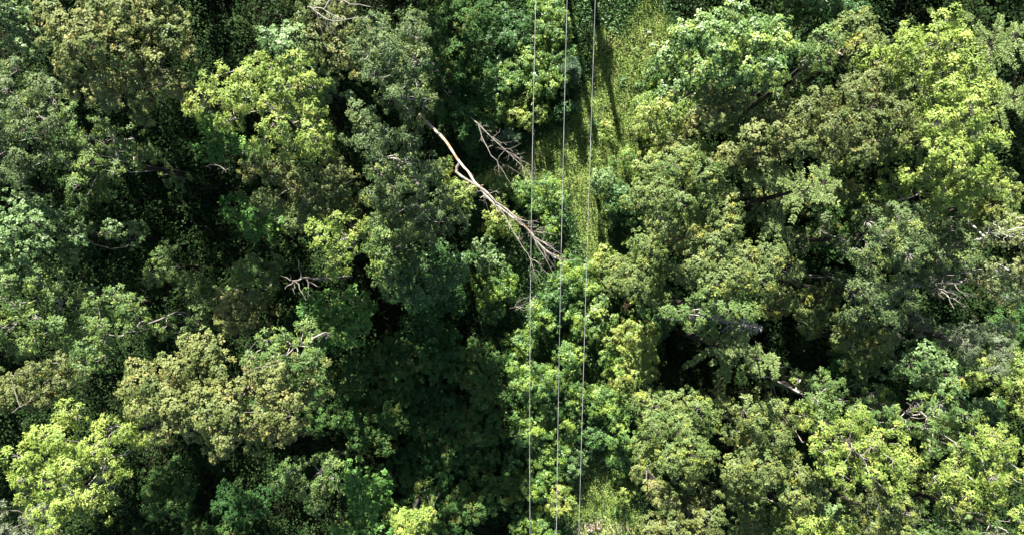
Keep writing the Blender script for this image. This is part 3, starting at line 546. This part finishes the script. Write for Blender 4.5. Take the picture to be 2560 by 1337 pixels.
T('beech', 12, 3.5, [(1830, 1260), (1890, 1220), (1960, 1240), (1980, 1320), (1930, 1400), (1840, 1400)], 'half-shaded fine-leaved crown on the bottom edge', holes=.1)
T('silver', 11, 3.5, [(1990, 1270), (2050, 1240), (2120, 1260), (2150, 1320), (2090, 1400), (1990, 1400)], 'shaded blue-green crown below the wide yellow-green one', holes=.15)
T('lime', 15, 1.5, [(2020, 1337), (2060, 1315), (2105, 1300), (2110, 1345), (2080, 1400), (2010, 1400)], 'small vivid yellow treetop peeping in at the bottom edge')
T('ashg', 16, 4, [(2240, 1300), (2330, 1280), (2440, 1290), (2500, 1330), (2470, 1420), (2260, 1420)], 'mid green crown on the bottom edge, right of the vivid yellow treetop')
T('ash', 15, 4, [(2490, 1290), (2620, 1270), (2620, 1420), (2490, 1420)], 'yellow-green crown in the bottom right corner')
T('bushd', 12, 3, [(2400, 1000), (2470, 970), (2520, 1030), (2470, 1080), (2410, 1070)], 'dark leafy crown between the forked crown and the right edge', holes=.2)
T('bushd', 10, 3, [(1990, 0), (2080, -30), (2170, 0), (2170, 50), (2080, 60), (2000, 50)], 'dark crown at the top edge, right of the glossy tree', holes=.1)
T('birch', 17, 3.5, [(2460, 560), (2530, 540), (2640, 540), (2640, 650), (2540, 640), (2480, 620)], 'upper birch with a white stem at the right edge', kind='birch_tree')
T('birch', 16, 4, [(2400, 650), (2460, 620), (2530, 650), (2640, 650), (2640, 800), (2540, 780), (2480, 720), (2420, 690)], 'lower birch with drooping pale sprays at the right edge', kind='birch_tree')
T('oak', 4.5, 2, px_poly(1490, -70, 60, 50, 9), 'tree just outside the top edge that shades the head of the grass strip', group='trees of the surrounding wood outside the photo')
# --- bushes and small trees of the open strip under the cables
def B(species, h, x, y, rx, ry, label, **k):
    h *= .62 if y < 420 else .8
    k.setdefault('holes', .09)
    return crown_tree('shrub', species, h, min(h * .7, 3.4), px_poly(x, y, rx * 1.15, ry * 1.15, int(x * 3 + y)), label, cat='shrub', group='bushes of the open strip', **k)
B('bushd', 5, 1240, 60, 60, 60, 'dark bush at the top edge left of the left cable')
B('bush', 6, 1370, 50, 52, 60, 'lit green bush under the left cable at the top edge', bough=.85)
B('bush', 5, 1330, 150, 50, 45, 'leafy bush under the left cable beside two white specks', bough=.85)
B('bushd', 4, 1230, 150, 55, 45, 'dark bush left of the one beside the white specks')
B('bush', 5, 1400, 130, 42, 60, 'bush between the left and middle cables near the top', bough=.85)
B('bush', 5.5, 1370, 210, 55, 42, 'rounded green bush above the long grass shadow', bough=.85)
B('bush', 4.5, 1240, 215, 55, 45, 'half-lit bush right of the shaded fallen trunks')
B('bushy', 4.5, 1325, 275, 45, 42, 'yellow-green bush crossed by the left cable, above the grass')
B('bush', 4, 1225, 300, 45, 40, 'half-shaded bush above the thin dead stems')
B('bushy', 2.5, 1515, 340, 36, 40, 'low light green bush right of the right cable in the grass', bough=.8)
B('bush', 3, 1560, 395, 40, 30, 'low green bush just right of the silver sapling', bough=.8)
B('bush', 5, 1340, 490, 62, 52, 'round bright bush behind the bare leaning trunk', bough=.85, dens=1.15)
B('bushy', 4, 1250, 545, 40, 50, 'yellow-green bush just below the bare leaning trunk', bough=.8)
B('bushy', 3, 1240, 462, 50, 20, 'low bush above the bare leaning trunk', bough=.8)
B('bush', 5, 1375, 560, 36, 32, 'small bush right of the bare trunk at the middle cable', bough=.8)
B('silver', 4.5, 1220, 635, 52, 38, 'greyish bush below the yellow-green one', bough=.8)
B('bush', 5, 1240, 715, 52, 48, 'bright lumpy bush left of the broken tip of the dead tree', bough=.85, dens=1.1)
B('bush', 3.5, 1230, 775, 40, 30, 'dim bush under the bright lumpy one', bough=.8)
B('bush', 5, 1430, 690, 45, 42, 'bush at the middle cable right of the dead branch tips', bough=.85)
B('bush', 4.5, 1360, 800, 42, 42, 'bush just right of the left cable at mid height', bough=.85)
B('bushy', 4, 1500, 660, 40, 40, 'light bush right of the right cable at mid height', bough=.8)
B('bushy', 6.5, 1600, 620, 48, 46, 'pale bush right of the right cable, above the reddish one', bough=.85)
B('gloss', 5, 1500, 790, 42, 50, 'glossy bush with white glints right of the right cable', bough=.85)
B('bush', 4.5, 1440, 790, 36, 40, 'dark bush between the middle and right cables', bough=.85)
B('bushy', 7, 1590, 850, 60, 60, 'tall light green bush left of the large black gap', bough=.9, dens=1.1)
B('bushy', 7.5, 1590, 940, 66, 52, 'yellow-green rounded bush below the tall light green one', bough=.9, dens=1.1)
B('bush', 5.5, 1430, 880, 38, 36, 'round bush on the middle cable in the lower half', bough=.85)
B('bush', 6, 1330, 950, 68, 52, 'broad lit bush crossed by the left cable in the lower half', bough=.9, dens=1.15)
B('bush', 5.5, 1420, 965, 42, 55, 'leafy bush on the middle cable beside the broad lit one', bough=.85)
B('bush', 5, 1520, 900, 40, 45, 'narrow bush right of the right cable, lower half', bough=.85)
B('bush', 5, 1505, 1000, 40, 45, 'ragged bush right of the right cable above the lower grass', bough=.85)
B('bush', 6, 1545, 1060, 36, 60, 'dark ragged bush beside the large dense yellow-green crown', bough=.85)
B('bush', 5, 1330, 1060, 48, 50, 'bush on the left cable below the broad lit one', bough=.85, dens=1.1)
B('bush', 4.5, 1420, 1060, 42, 42, 'bush on the middle cable beside a dark hollow', bough=.85)
B('silver', 4, 1440, 1150, 28, 30, 'blue-grey bush between the middle and right cables', bough=.8)
B('bush', 4, 1370, 1145, 60, 40, 'wide green bush between the left and middle cables near the bottom', bough=.85)
B('bush', 5, 1340, 1215, 48, 42, 'dark lumpy bush on the left cable near the bottom', bough=.85)
B('bushy', 4.5, 1405, 1240, 42, 46, 'light bush on the middle cable near the bottom', bough=.85, dens=1.1)
B('bush', 4.5, 1340, 1310, 60, 40, 'bush on the left cable at the bottom edge', bough=.85)
B('bush', 3, 1555, 1150, 42, 45, 'low bright green bush at the right of the lower grass', bough=.8)
B('bushy', 2.5, 1560, 1240, 36, 34, 'small bush right of the lower grass', bough=.8)
B('bushy', 3.5, 1615, 1150, 40, 60, 'pale bush under the rim of the large dense crown', bough=.8)
B('bushy', 5, 1640, 440, 50, 40, 'soft bush at the right rim of the clearing', bough=.85)
B('bush', 4, 1640, 180, 34, 30, 'small bush right of the long grass', bough=.8)
B('beech', 6, 1560, 700, 52, 55, 'olive bush around the reddish twigs', bough=.85)
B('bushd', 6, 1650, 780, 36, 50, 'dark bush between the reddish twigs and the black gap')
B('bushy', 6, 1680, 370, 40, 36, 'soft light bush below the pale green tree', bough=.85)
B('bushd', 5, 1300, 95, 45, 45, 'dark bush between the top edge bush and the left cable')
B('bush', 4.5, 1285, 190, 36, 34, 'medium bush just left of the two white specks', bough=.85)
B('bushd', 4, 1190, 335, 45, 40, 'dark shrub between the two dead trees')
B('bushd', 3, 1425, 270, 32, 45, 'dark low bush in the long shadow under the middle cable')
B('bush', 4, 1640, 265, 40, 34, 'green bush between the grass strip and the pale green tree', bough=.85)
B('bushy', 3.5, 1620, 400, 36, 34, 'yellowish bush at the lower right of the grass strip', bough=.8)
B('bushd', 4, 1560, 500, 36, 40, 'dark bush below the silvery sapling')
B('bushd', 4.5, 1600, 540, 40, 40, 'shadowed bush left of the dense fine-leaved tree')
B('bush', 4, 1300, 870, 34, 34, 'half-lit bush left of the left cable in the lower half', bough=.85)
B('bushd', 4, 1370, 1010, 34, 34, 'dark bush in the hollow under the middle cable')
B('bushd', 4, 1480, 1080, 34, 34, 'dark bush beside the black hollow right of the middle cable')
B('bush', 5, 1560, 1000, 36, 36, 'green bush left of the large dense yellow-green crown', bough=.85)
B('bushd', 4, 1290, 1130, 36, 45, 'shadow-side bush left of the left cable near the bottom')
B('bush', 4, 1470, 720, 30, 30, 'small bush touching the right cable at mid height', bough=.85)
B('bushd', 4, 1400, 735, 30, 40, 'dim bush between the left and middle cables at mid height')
# --- conifers
conifer(2078, 455, 19.5, 4.2, 'star-shaped conifer with drooping green arms in the right part', nwh=5, lean=(-1.2, -.2), arms=6)
conifer(1945, 915, 19, 2.7, 'small spiky conifer with pale arms in the black gap', nwh=5, lean=(-.8, .2), arms=7)
conifer(2555, 80, 18, 5.5, 'large dark conifer in the top right corner', nwh=8, lean=(-1, 0), arms=8, crown_h=.7)
conifer(2590, 225, 15, 4.0, 'dim conifer on the right edge below the large one', nwh=7, arms=7)
conifer(1905, 822, 13.5, 1.1, 'small bleached dead conifer left of the drooping green crown', dead=True, nwh=4, arms=8, cat='dead tree', kind='dead_conifer', crown_h=.45)
crown_tree('sapling', 'silver', 3.6, 2, [(1462, 430), (1490, 412), (1530, 405), (1548, 430), (1535, 465), (1500, 490), (1470, 478)], 'silvery blue-green sapling touching the right cable beside the grass', cat='sapling', bough=.7)
conifer(1270, 335, 4, 1.1, 'greyish young conifer above the thin dead stems', mat=NEEDLEG, nwh=6, arms=8, kind='sapling', cat='sapling', crown_h=.8)
conifer(1432, 150, 5, 1.2, 'young conifer between the middle and right cables near the top', mat=NEEDLEG, nwh=7, arms=8, kind='sapling', cat='sapling', crown_h=.8)
WG = 'small weed clumps standing in the sunlit grass'; WL = 'small leafy weed clump standing in the sunlit grass strip'
proto = [crown_tree('weed_clump', sp_, .9, .55, px_poly(x_, y_, 13, 12, 5), WL, cat='weed', group=WG, bough=.42) for sp_, x_, y_ in (('bushy', 1600, 120), ('bush', 1560, 200), ('bushy', 1520, 270))]
def copy_tree(src, loc, rz, label, group):
    r = src.copy(); SC.collection.objects.link(r); r.location = loc; r.rotation_euler = (0, 0, rz); r['label'] = label; r['group'] = group
    for ch in list(src.children):
        c = ch.copy(); SC.collection.objects.link(c); c.parent = r
    return r
g = np.random.default_rng(77)
for k, (x_, y_) in enumerate([(1640, 60), (1630, 140), (1590, 170), (1570, 250), (1610, 210), (1545, 300), (1500, 240), (1480, 300), (1450, 350), (1400, 370), (1380, 420), (1430, 420), (1365, 385), (1525, 215), (1650, 110), (1490, 385), (1480, 1180), (1520, 1200), (1500, 1240), (1540, 1260), (1465, 1240), (1515, 1150)]):
    sc_ = g.uniform(.6, 1.25); r = copy_tree(proto[k % 3], tuple(at_height(x_, y_, 0)), g.uniform(0, 6.28), WL, WG); r.scale = (sc_, sc_, sc_)
# ---------------------------------------------------------------- dead trees and bare limbs
A_ = [(1050, 288, 1), (1072, 310, 4.8), (1092, 330, 6.4), (1116, 355, 7.4), (1138, 390, 8), (1178, 443, 9), (1205, 477, 9.5), (1227, 501, 10), (1253, 521, 10.5), (1297, 556, 11.2), (1324, 576, 11.7), (1350, 611, 12.1), (1368, 629, 12.4), (1390, 644, 12.6)]
dead_wood('dead_tree', [(A_, .15, .028),
    ([(1136, 428, 8.2), (1160, 446, 8.7), (1187, 461, 9.2), (1213, 479, 9.7), (1240, 505, 10.3), (1271, 527, 10.8), (1306, 558, 11.4), (1328, 585, 11.8), (1341, 607, 12)], .12, .035),
    ([(1250, 525, 10.4), (1262, 541, 10.5), (1280, 576, 10.9), (1297, 607, 11.2), (1315, 633, 11.5), (1326, 647, 11.7), (1336, 680, 12), (1343, 706, 12.2)], .055, .012),
    ([(1326, 647, 11.7), (1342, 655, 11.9), (1360, 676, 12.1), (1378, 690, 12.2)], .03, .01),
    ([(1320, 580, 11.6), (1345, 581, 11.8), (1368, 583, 12), (1391, 588, 12.1)], .04, .012),
    ([(1330, 590, 11.8), (1359, 604, 12), (1378, 618, 12.1), (1390, 620, 12.2)], .04, .01),
    ([(1333, 598, 11.8), (1345, 618, 12), (1358, 640, 12.2), (1377, 669, 12.4), (1388, 691, 12.5)], .04, .01),
    ([(1300, 560, 11.2), (1302, 580, 11), (1304, 598, 10.8)], .03, .008),
    ([(1350, 611, 12.1), (1366, 640, 12.3), (1386, 668, 12.4)], .035, .01)],
    'long bleached dead tree leaning across the strip, orange-brown in places', mat=DEADO, twigs=4.5, twl=.8, fan=13, r_tw=.018)
dead_wood('dead_tree', [([(1040, 95, .5), (1076, 150, 2), (1112, 206, 3), (1143, 258, 3.8), (1178, 293, 5.6), (1213, 329, 6.4), (1253, 368, 6.8), (1288, 399, 7), (1315, 426, 7.1), (1337, 450, 7.2)], .12, .015),
    ([(1195, 310, 6), (1205, 342, 6.3), (1218, 377, 6.5), (1244, 404, 6.6), (1262, 435, 6.7), (1282, 474, 6.8)], .05, .012),
    ([(1262, 376, 5.7), (1288, 392, 5.9), (1310, 405, 6.1), (1343, 425, 6.3)], .035, .01),
    ([(1240, 400, 5.4), (1262, 412, 5.6), (1285, 425, 5.8), (1308, 440, 6)], .025, .008)],
    'thin grey dead tree with forked stems, half in shade above the long one', twigs=5, twl=.8, fan=5)
dead_wood('dead_tree', [([(1066, 150, 1.8), (1085, 190, 2.2), (1116, 232, 2.6), (1150, 275, 3)], .08, .03)], 'short shaded dead trunk beside the thin forked one', twigs=1)
dead_wood('dead_branch', [([(1149, 470, 6), (1160, 482, 6.1), (1169, 494, 6.1), (1180, 508, 6.2), (1191, 525, 6.2)], .06, .03)], 'short broken branch left of the long dead tree', cat='branch', twigs=.5)
dead_wood('dead_tree', [([(880, 690, 1), (840, 696, 8), (800, 698, 11), (770, 694, 12), (755, 694, 12.5), (742, 704, 12.8), (730, 703, 13)], .13, .06),
    ([(757, 694, 12.5), (752, 682, 12.8), (745, 668, 13.2), (746, 655, 13.4), (744, 645, 13.5)], .05, .02),
    ([(735, 703, 13), (722, 698, 13.2), (712, 692, 13.3), (701, 688, 13.4)], .045, .015),
    ([(733, 704, 13), (722, 712, 13.2), (713, 722, 13.3)], .05, .02), ([(737, 705, 13), (734, 720, 13), (737, 735, 13)], .05, .02),
    ([(745, 706, 12.9), (747, 722, 13), (756, 736, 13), (765, 749, 13)], .05, .02), ([(728, 700, 13), (727, 690, 13.3), (723, 683, 13.4)], .04, .015),
    ([(767, 700, 12.2), (770, 720, 12.2), (780, 738, 12.2), (785, 752, 12)], .05, .015), ([(785, 697, 11.6), (805, 692, 12), (822, 697, 12)], .04, .015), ([(775, 705, 12), (790, 714, 12.2), (800, 716, 12.3)], .035, .015)],
    'gnarled pale dead snag over the dark gap in the left centre', twigs=1.2, twl=.5)
dead_wood('dead_branch', [([(850, 738, 9), (865, 743, 12), (880, 749, 12), (888, 757, 12)], .04, .02)], 'short pale crooked limb right of the gnarled snag', cat='branch', twigs=1, twl=.4)
dead_wood('dead_tree', [([(758, 24, 3), (766, 20, 11), (775, 18, 15), (790, 30, 16), (820, 52, 16.5), (850, 52, 16.6), (890, 47, 16.8), (925, 46, 17)], .10, .02),
    ([(778, 20, 15.5), (805, 22, 16), (835, 42, 16.4), (858, 50, 16.6)], .05, .02), ([(830, -10, 16), (850, 2, 16.5), (880, 12, 17), (905, 15, 17), (925, 18, 17)], .06, .02),
    ([(828, 55, 16.5), (832, 72, 16.5), (840, 90, 16.4)], .035, .012), ([(796, 42, 16), (802, 62, 16), (808, 95, 16)], .03, .01), ([(812, 52, 16.4), (822, 75, 16.3), (838, 88, 16.2)], .03, .01),
    ([(815, -15, 16), (818, 5, 16), (826, 22, 16)], .03, .01)],
    'pale dead limbs spread over the olive crown at the top edge', twigs=1.8, twl=.6)
dead_wood('dead_tree', [([(2250, 620, 1), (2290, 660, 9), (2335, 705, 13), (2350, 722, 14), (2368, 740, 14.5), (2385, 770, 15)], .09, .015),
    ([(2340, 708, 13.2), (2370, 713, 14), (2395, 712, 14.5), (2420, 706, 15)], .045, .012), ([(2368, 740, 14.5), (2390, 750, 14.8), (2412, 762, 15)], .035, .01),
    ([(2350, 720, 14), (2372, 732, 14.3), (2395, 738, 14.8)], .04, .01), ([(2385, 712, 14.5), (2400, 725, 14.8), (2415, 740, 15)], .03, .01),
    ([(2340, 665, 13), (2370, 652, 14), (2400, 645, 14.5), (2430, 652, 15)], .04, .01), ([(2360, 690, 13.5), (2390, 686, 14.5), (2425, 680, 15)], .035, .01)],
    'bleached dead crown of fine spreading twigs left of the lower birch', twigs=5, twl=.8)
dead_wood('dead_branch', [([(2290, 780, 6), (2310, 790, 10), (2335, 830, 11), (2360, 845, 11)], .05, .015), ([(2330, 790, 10.5), (2345, 820, 11), (2375, 848, 11)], .04, .012)], 'crooked bare limbs left of the dull grey-green tree', cat='branch', twigs=2.5, twl=.6)
dead_wood('dead_branch', [([(1275, 770, 3), (1300, 765, 4.5), (1325, 755, 5), (1350, 742, 5.2)], .03, .01), ([(1285, 765, 4), (1310, 775, 4.8), (1335, 770, 5)], .025, .01), ([(1290, 755, 4), (1310, 745, 4.5), (1330, 742, 5)], .025, .01)],
    'dim tangle of bare twigs on the left cable at mid height', cat='branch', twigs=5, twl=.6)
dead_wood('dead_branch', [([(1020, 1340, 9), (1026, 1300, 12.5), (1032, 1275, 13), (1045, 1248, 13.5)], .045, .012), ([(1030, 1330, 11), (1040, 1305, 12.5), (1052, 1262, 13.3)], .035, .01)], 'bare forked twigs above the small yellow-green tree top at the bottom', cat='branch', twigs=3, twl=.5)
dead_wood('dead_branch', [([(1080, 1028, 5.5), (1110, 1055, 7.4), (1140, 1080, 8), (1165, 1078, 8.4), (1180, 1072, 8.6)], .035, .01), ([(1120, 1066, 7.6), (1140, 1090, 8), (1155, 1112, 8.3)], .02, .008), ([(1075, 1030, 7), (1105, 1042, 8), (1150, 1050, 8.6)], .02, .008)],
    'thin bare branch lying in the deep shade below the centre', cat='branch', twigs=2, twl=.4, mat=BARKD)  # dark bark puts the deep shade into the branch colour
dead_wood('dead_branch', [([(2270, 1075, 10), (2275, 1040, 15.5), (2278, 1015, 17.2), (2265, 1005, 17.4)], .05, .012), ([(2276, 1025, 17), (2292, 1012, 17.4), (2310, 1005, 17.6)], .03, .01), ([(2310, 1050, 15.5), (2325, 1030, 17.2), (2320, 1010, 17.5)], .035, .01)],
    'forked white limbs on the green crown at the bottom right', cat='branch', twigs=3, twl=.5)
dead_wood('dead_branch', [([(2190, 1215, 13), (2178, 1240, 16), (2172, 1262, 16.3), (2160, 1290, 16.4)], .045, .012), ([(2176, 1245, 16), (2195, 1262, 16.3), (2212, 1285, 16.3)], .03, .01)], 'bare white limbs hanging over the dark hollow at the bottom right', cat='branch', twigs=3, twl=.5)
dead_wood('dead_branch', [([(2120, 1105, 17), (2140, 1130, 18.2), (2160, 1150, 18.3), (2175, 1150, 18.3)], .05, .015), ([(2150, 1140, 18.2), (2180, 1120, 18.5), (2210, 1095, 18.6)], .035, .01), ([(2130, 1120, 18), (2118, 1108, 18.2), (2100, 1100, 18.3)], .03, .01)], 'white limbs lying over the wide yellow-green crown', cat='branch', twigs=3, twl=.5)
dead_wood('dead_branch', [([(615, 935, 17.5), (640, 915, 19.3), (670, 918, 19.4), (690, 912, 19.4)], .04, .012), ([(612, 900, 17), (625, 868, 19), (655, 840, 19.4)], .035, .012)], 'curved grey limbs on the tufted crown above the largest golden one', cat='branch', twigs=2, twl=.5)
dead_wood('dead_branch', [([(30, 1030, 10.5), (60, 1010, 11.6), (95, 985, 11.8), (115, 970, 11.8)], .045, .015), ([(25, 940, 10.8), (60, 930, 11.8), (95, 928, 11.8), (115, 905, 11.8)], .04, .012)], 'long bare grey limbs over the shaded olive tree at the left edge', cat='branch', twigs=2, twl=.4)
dead_wood('dead_branch', [([(515, 415, 10), (540, 412, 12.6), (560, 422, 12.8), (555, 435, 12.7)], .035, .012), ([(548, 415, 12.6), (562, 425, 12.9), (575, 420, 13)], .03, .01)], 'small pale broken twigs at the left of the dull brownish crown', cat='branch', twigs=3, twl=.4)
dead_wood('dead_branch', [([(2470, 590, 14), (2500, 583, 16.8), (2530, 576, 17), (2570, 568, 17.2)], .035, .025)], 'straight white birch stem at the right edge', cat='branch', mat=BIRCHB, twigs=0.6)
REDW = bark_mat('red_twigs', (.10, .055, .035), (.20, .12, .08))
dead_wood('dead_branch', [([(1560, 780, 5), (1563, 755, 6.2), (1570, 735, 6.5)], .03, .01), ([(1562, 765, 6), (1580, 752, 6.4)], .02, .008)], 'reddish dead twigs in the olive bush', cat='branch', mat=REDW, twigs=5, twl=.5)
# loose sticks and stones on the bare patch and grass
for k, (a, b, c_, d_, r_, lab) in enumerate([(1470, 1286, 1492, 1296, .05, 'pale straight stick at the upper rim of the bare earth'), (1540, 1328, 1568, 1320, .06, 'white stick on the right side of the bare earth'), (1450, 1310, 1480, 1330, .03, 'thin dark stick crossing the left side of the bare earth')]):
    dead_wood('stick', [([(a, b, .35), ((a + c_) / 2, (b + d_) / 2 + 1, .4), (c_, d_, .35)], r_, r_ * .5)], lab, cat='stick', twigs=.8, twl=.3, mat=DEADW)
def stone(px, py, h, r, label, col=(.55, .53, .5), sd=0):
    g = np.random.default_rng(sd); o3 = at_height(px, py, h); n = 10; th = np.linspace(0, np.pi, 7); ph = np.arange(n) / n * 2 * np.pi
    d = np.array([[np.sin(t) * np.cos(p), np.sin(t) * np.sin(p), np.cos(t)] for t in th for p in ph]); co = d * r * (1 + g.normal(size=(len(d), 1)) * .08) * np.array([1.2, .9, .6])
    f = [(i * n + j, i * n + (j + 1) % n, (i + 1) * n + (j + 1) % n, (i + 1) * n + j) for i in range(6) for j in range(n)]
    o = link('stone', mesh_np('stone', co, np.array(f), True), bark_mat('stone', tuple(c * .7 for c in col), col, stretch=1)); o.location = o3; tag(o, label, 'stone')
stone(1623, 82, .45, .14, 'white stone in the long grass near the top', sd=1)
stone(1336, 185, 5.1, .10, 'small white fleck on the leafy bush at the left cable', col=(.7, .7, .68), sd=2)
stone(1498, 1318, .25, .35, 'flat tan stone in the middle of the bare earth', col=(.45, .33, .24), sd=4)
stone(1475, 1326, .25, .28, 'tan stone at the left of the bare earth', col=(.45, .34, .26), sd=5)
# ---------------------------------------------------------------- power line
METAL = bpy.data.materials.new('cable_metal'); METAL.use_nodes = True
p = METAL.node_tree.nodes['Principled BSDF']; p.inputs['Base Color'].default_value = (.5, .48, .46, 1); p.inputs['Metallic'].default_value = .3; p.inputs['Roughness'].default_value = .5
nz = METAL.node_tree.nodes.new('ShaderNodeTexNoise'); nz.inputs['Scale'].default_value = 30; rp = METAL.node_tree.nodes.new('ShaderNodeMapRange'); rp.inputs[3].default_value = .35; rp.inputs[4].default_value = .6
METAL.node_tree.links.new(nz.outputs[0], rp.inputs[0]); METAL.node_tree.links.new(rp.outputs[0], p.inputs['Roughness'])
nz2 = METAL.node_tree.nodes.new('ShaderNodeTexNoise'); nz2.inputs['Scale'].default_value = .6; nz2.inputs['Detail'].default_value = 6
cr = METAL.node_tree.nodes.new('ShaderNodeValToRGB'); cr.color_ramp.elements[0].position = .38; cr.color_ramp.elements[0].color = (.36, .35, .35, 1); cr.color_ramp.elements[1].position = .62; cr.color_ramp.elements[1].color = (.66, .64, .62, 1)
tcw = METAL.node_tree.nodes.new('ShaderNodeTexCoord'); METAL.node_tree.links.new(tcw.outputs['Object'], nz2.inputs[0]); METAL.node_tree.links.new(nz2.outputs[0], cr.inputs[0]); METAL.node_tree.links.new(cr.outputs[0], p.inputs['Base Color'])
WZ = lambda y: 9.5 + .25 * y * (1 + .002 * y)        # height of the conductors above datum
def cable(pix, dz, label):
    pts = []
    for (a, b) in pix:
        z = 10.
        for _ in range(10): x, y = unproj(a, b, z); z = float(WZ(y)) + dz
        pts.append((x, y, z))
    P = np.array(pts); yy = np.linspace(35, -60, 70); cx = np.polyfit(P[:, 1], P[:, 0], 2)
    X = np.where((yy < 18) & (yy > -22), np.polyval(cx, yy), 0); X = np.where(yy >= 18, np.polyval(cx, 18) + (yy - 18) * np.polyval(np.polyder(cx), 18), X); X = np.where(yy <= -22, np.polyval(cx, -22) + (yy + 22) * np.polyval(np.polyder(cx), -22), X)
    tb = TB(); tb.add(np.column_stack([X, yy, WZ(yy) + dz])[None], np.full((1, 70), .0165), 6)
    o = link('cable', tb.mesh('cable'), METAL); tag(o, label, 'cable', 'overhead power cables'); return (X[0], yy[0], float(WZ(yy[0])) + dz)
ends = [cable([(1340, 0), (1333, 250), (1327, 668), (1325, 900), (1325, 1337)], 0, 'leftmost of the three pale overhead cables'),
        cable([(1417, 0), (1412, 300), (1401, 668), (1398, 900), (1391, 1337)], .0, 'middle one of the three pale overhead cables'),
        cable([(1488, 0), (1482, 200), (1466, 668), (1460, 900), (1447, 1337)], .0, 'rightmost of the three pale overhead cables')]
# twin-pole support beyond the top edge: carries the cables and throws the two pole shadows
root = bpy.data.objects.new('utility_pole', None); SC.collection.objects.link(root); xc = ends[1][0]; root.location = (xc, 35, float(terrain(xc, 35))); tag(root, 'twin-pole wooden line support standing beyond the top edge', 'utility pole')
topz = max(e[2] for e in ends) - root.location.z - .35
for dx in (-1.85, .25):
    tb = TB(); tb.add(np.array([[[dx, 0, -.3], [dx, 0, topz * .5], [dx, 0, topz + .3]]]), np.array([[.29, .26, .22]]), 10); link('pole', tb.mesh('pole'), BARKD, root)
tb = TB(); tb.add(np.array([[[ends[0][0] - xc - .5, 0, topz], [0, 0, topz], [ends[2][0] - xc + .5, 0, topz]]]), np.array([[.09, .09, .09]]), 6); link('crossarm', tb.mesh('crossarm'), BARKD, root)
for e in ends:
    tb = TB(); tb.add(np.array([[[e[0] - xc, 0, topz + .05], [e[0] - xc, 0, topz + .2], [e[0] - xc, 0, topz + .34]]]), np.array([[.05, .08, .04]]), 8); link('insulator', tb.mesh('insulator'), METAL, root)
# ---------------------------------------------------------------- neighbouring wood outside the frame: copies of trees already built
SRC = [TREES[k] for k in ('tall grey-green tree with upright bare limbs left of the shaded fallen trunks', 'dense fine-leaved tree right of the clearing, centre right', 'wide olive-gold crown in the upper right', 'bright round yellow-green tree in the upper left')]
g = np.random.default_rng(5); k = 0
for y0 in (30, 38):
    for x0 in list(range(-54, 58, 7)):
        x = x0 + g.uniform(-1.5, 1.5); y = y0 + g.uniform(-1, 1)
        if -9 < x < 14: continue
        if abs(y) < 24 and abs(x) < 44: continue
        copy_tree(SRC[k % 4], (x, y, float(terrain(x, y))), g.uniform(0, 6.28), 'broadleaf tree of the surrounding wood just outside the photo', 'trees of the surrounding wood outside the photo'); k += 1
for (x, y) in [(-50, 14), (-51, 2), (-50, -10), (-49, -22), (50, 16), (51, 4), (50, -8), (49, -21), (-38, -29), (-28, -30), (-17, -29), (-6, -30), (17, -29), (28, -30), (38, -29)]:
    copy_tree(SRC[k % 4], (x, y, float(terrain(x, y))), g.uniform(0, 6.28), 'broadleaf tree of the surrounding wood just outside the photo', 'trees of the surrounding wood outside the photo'); k += 1
print('leaves', NL[0], 'objects', len(bpy.data.objects))
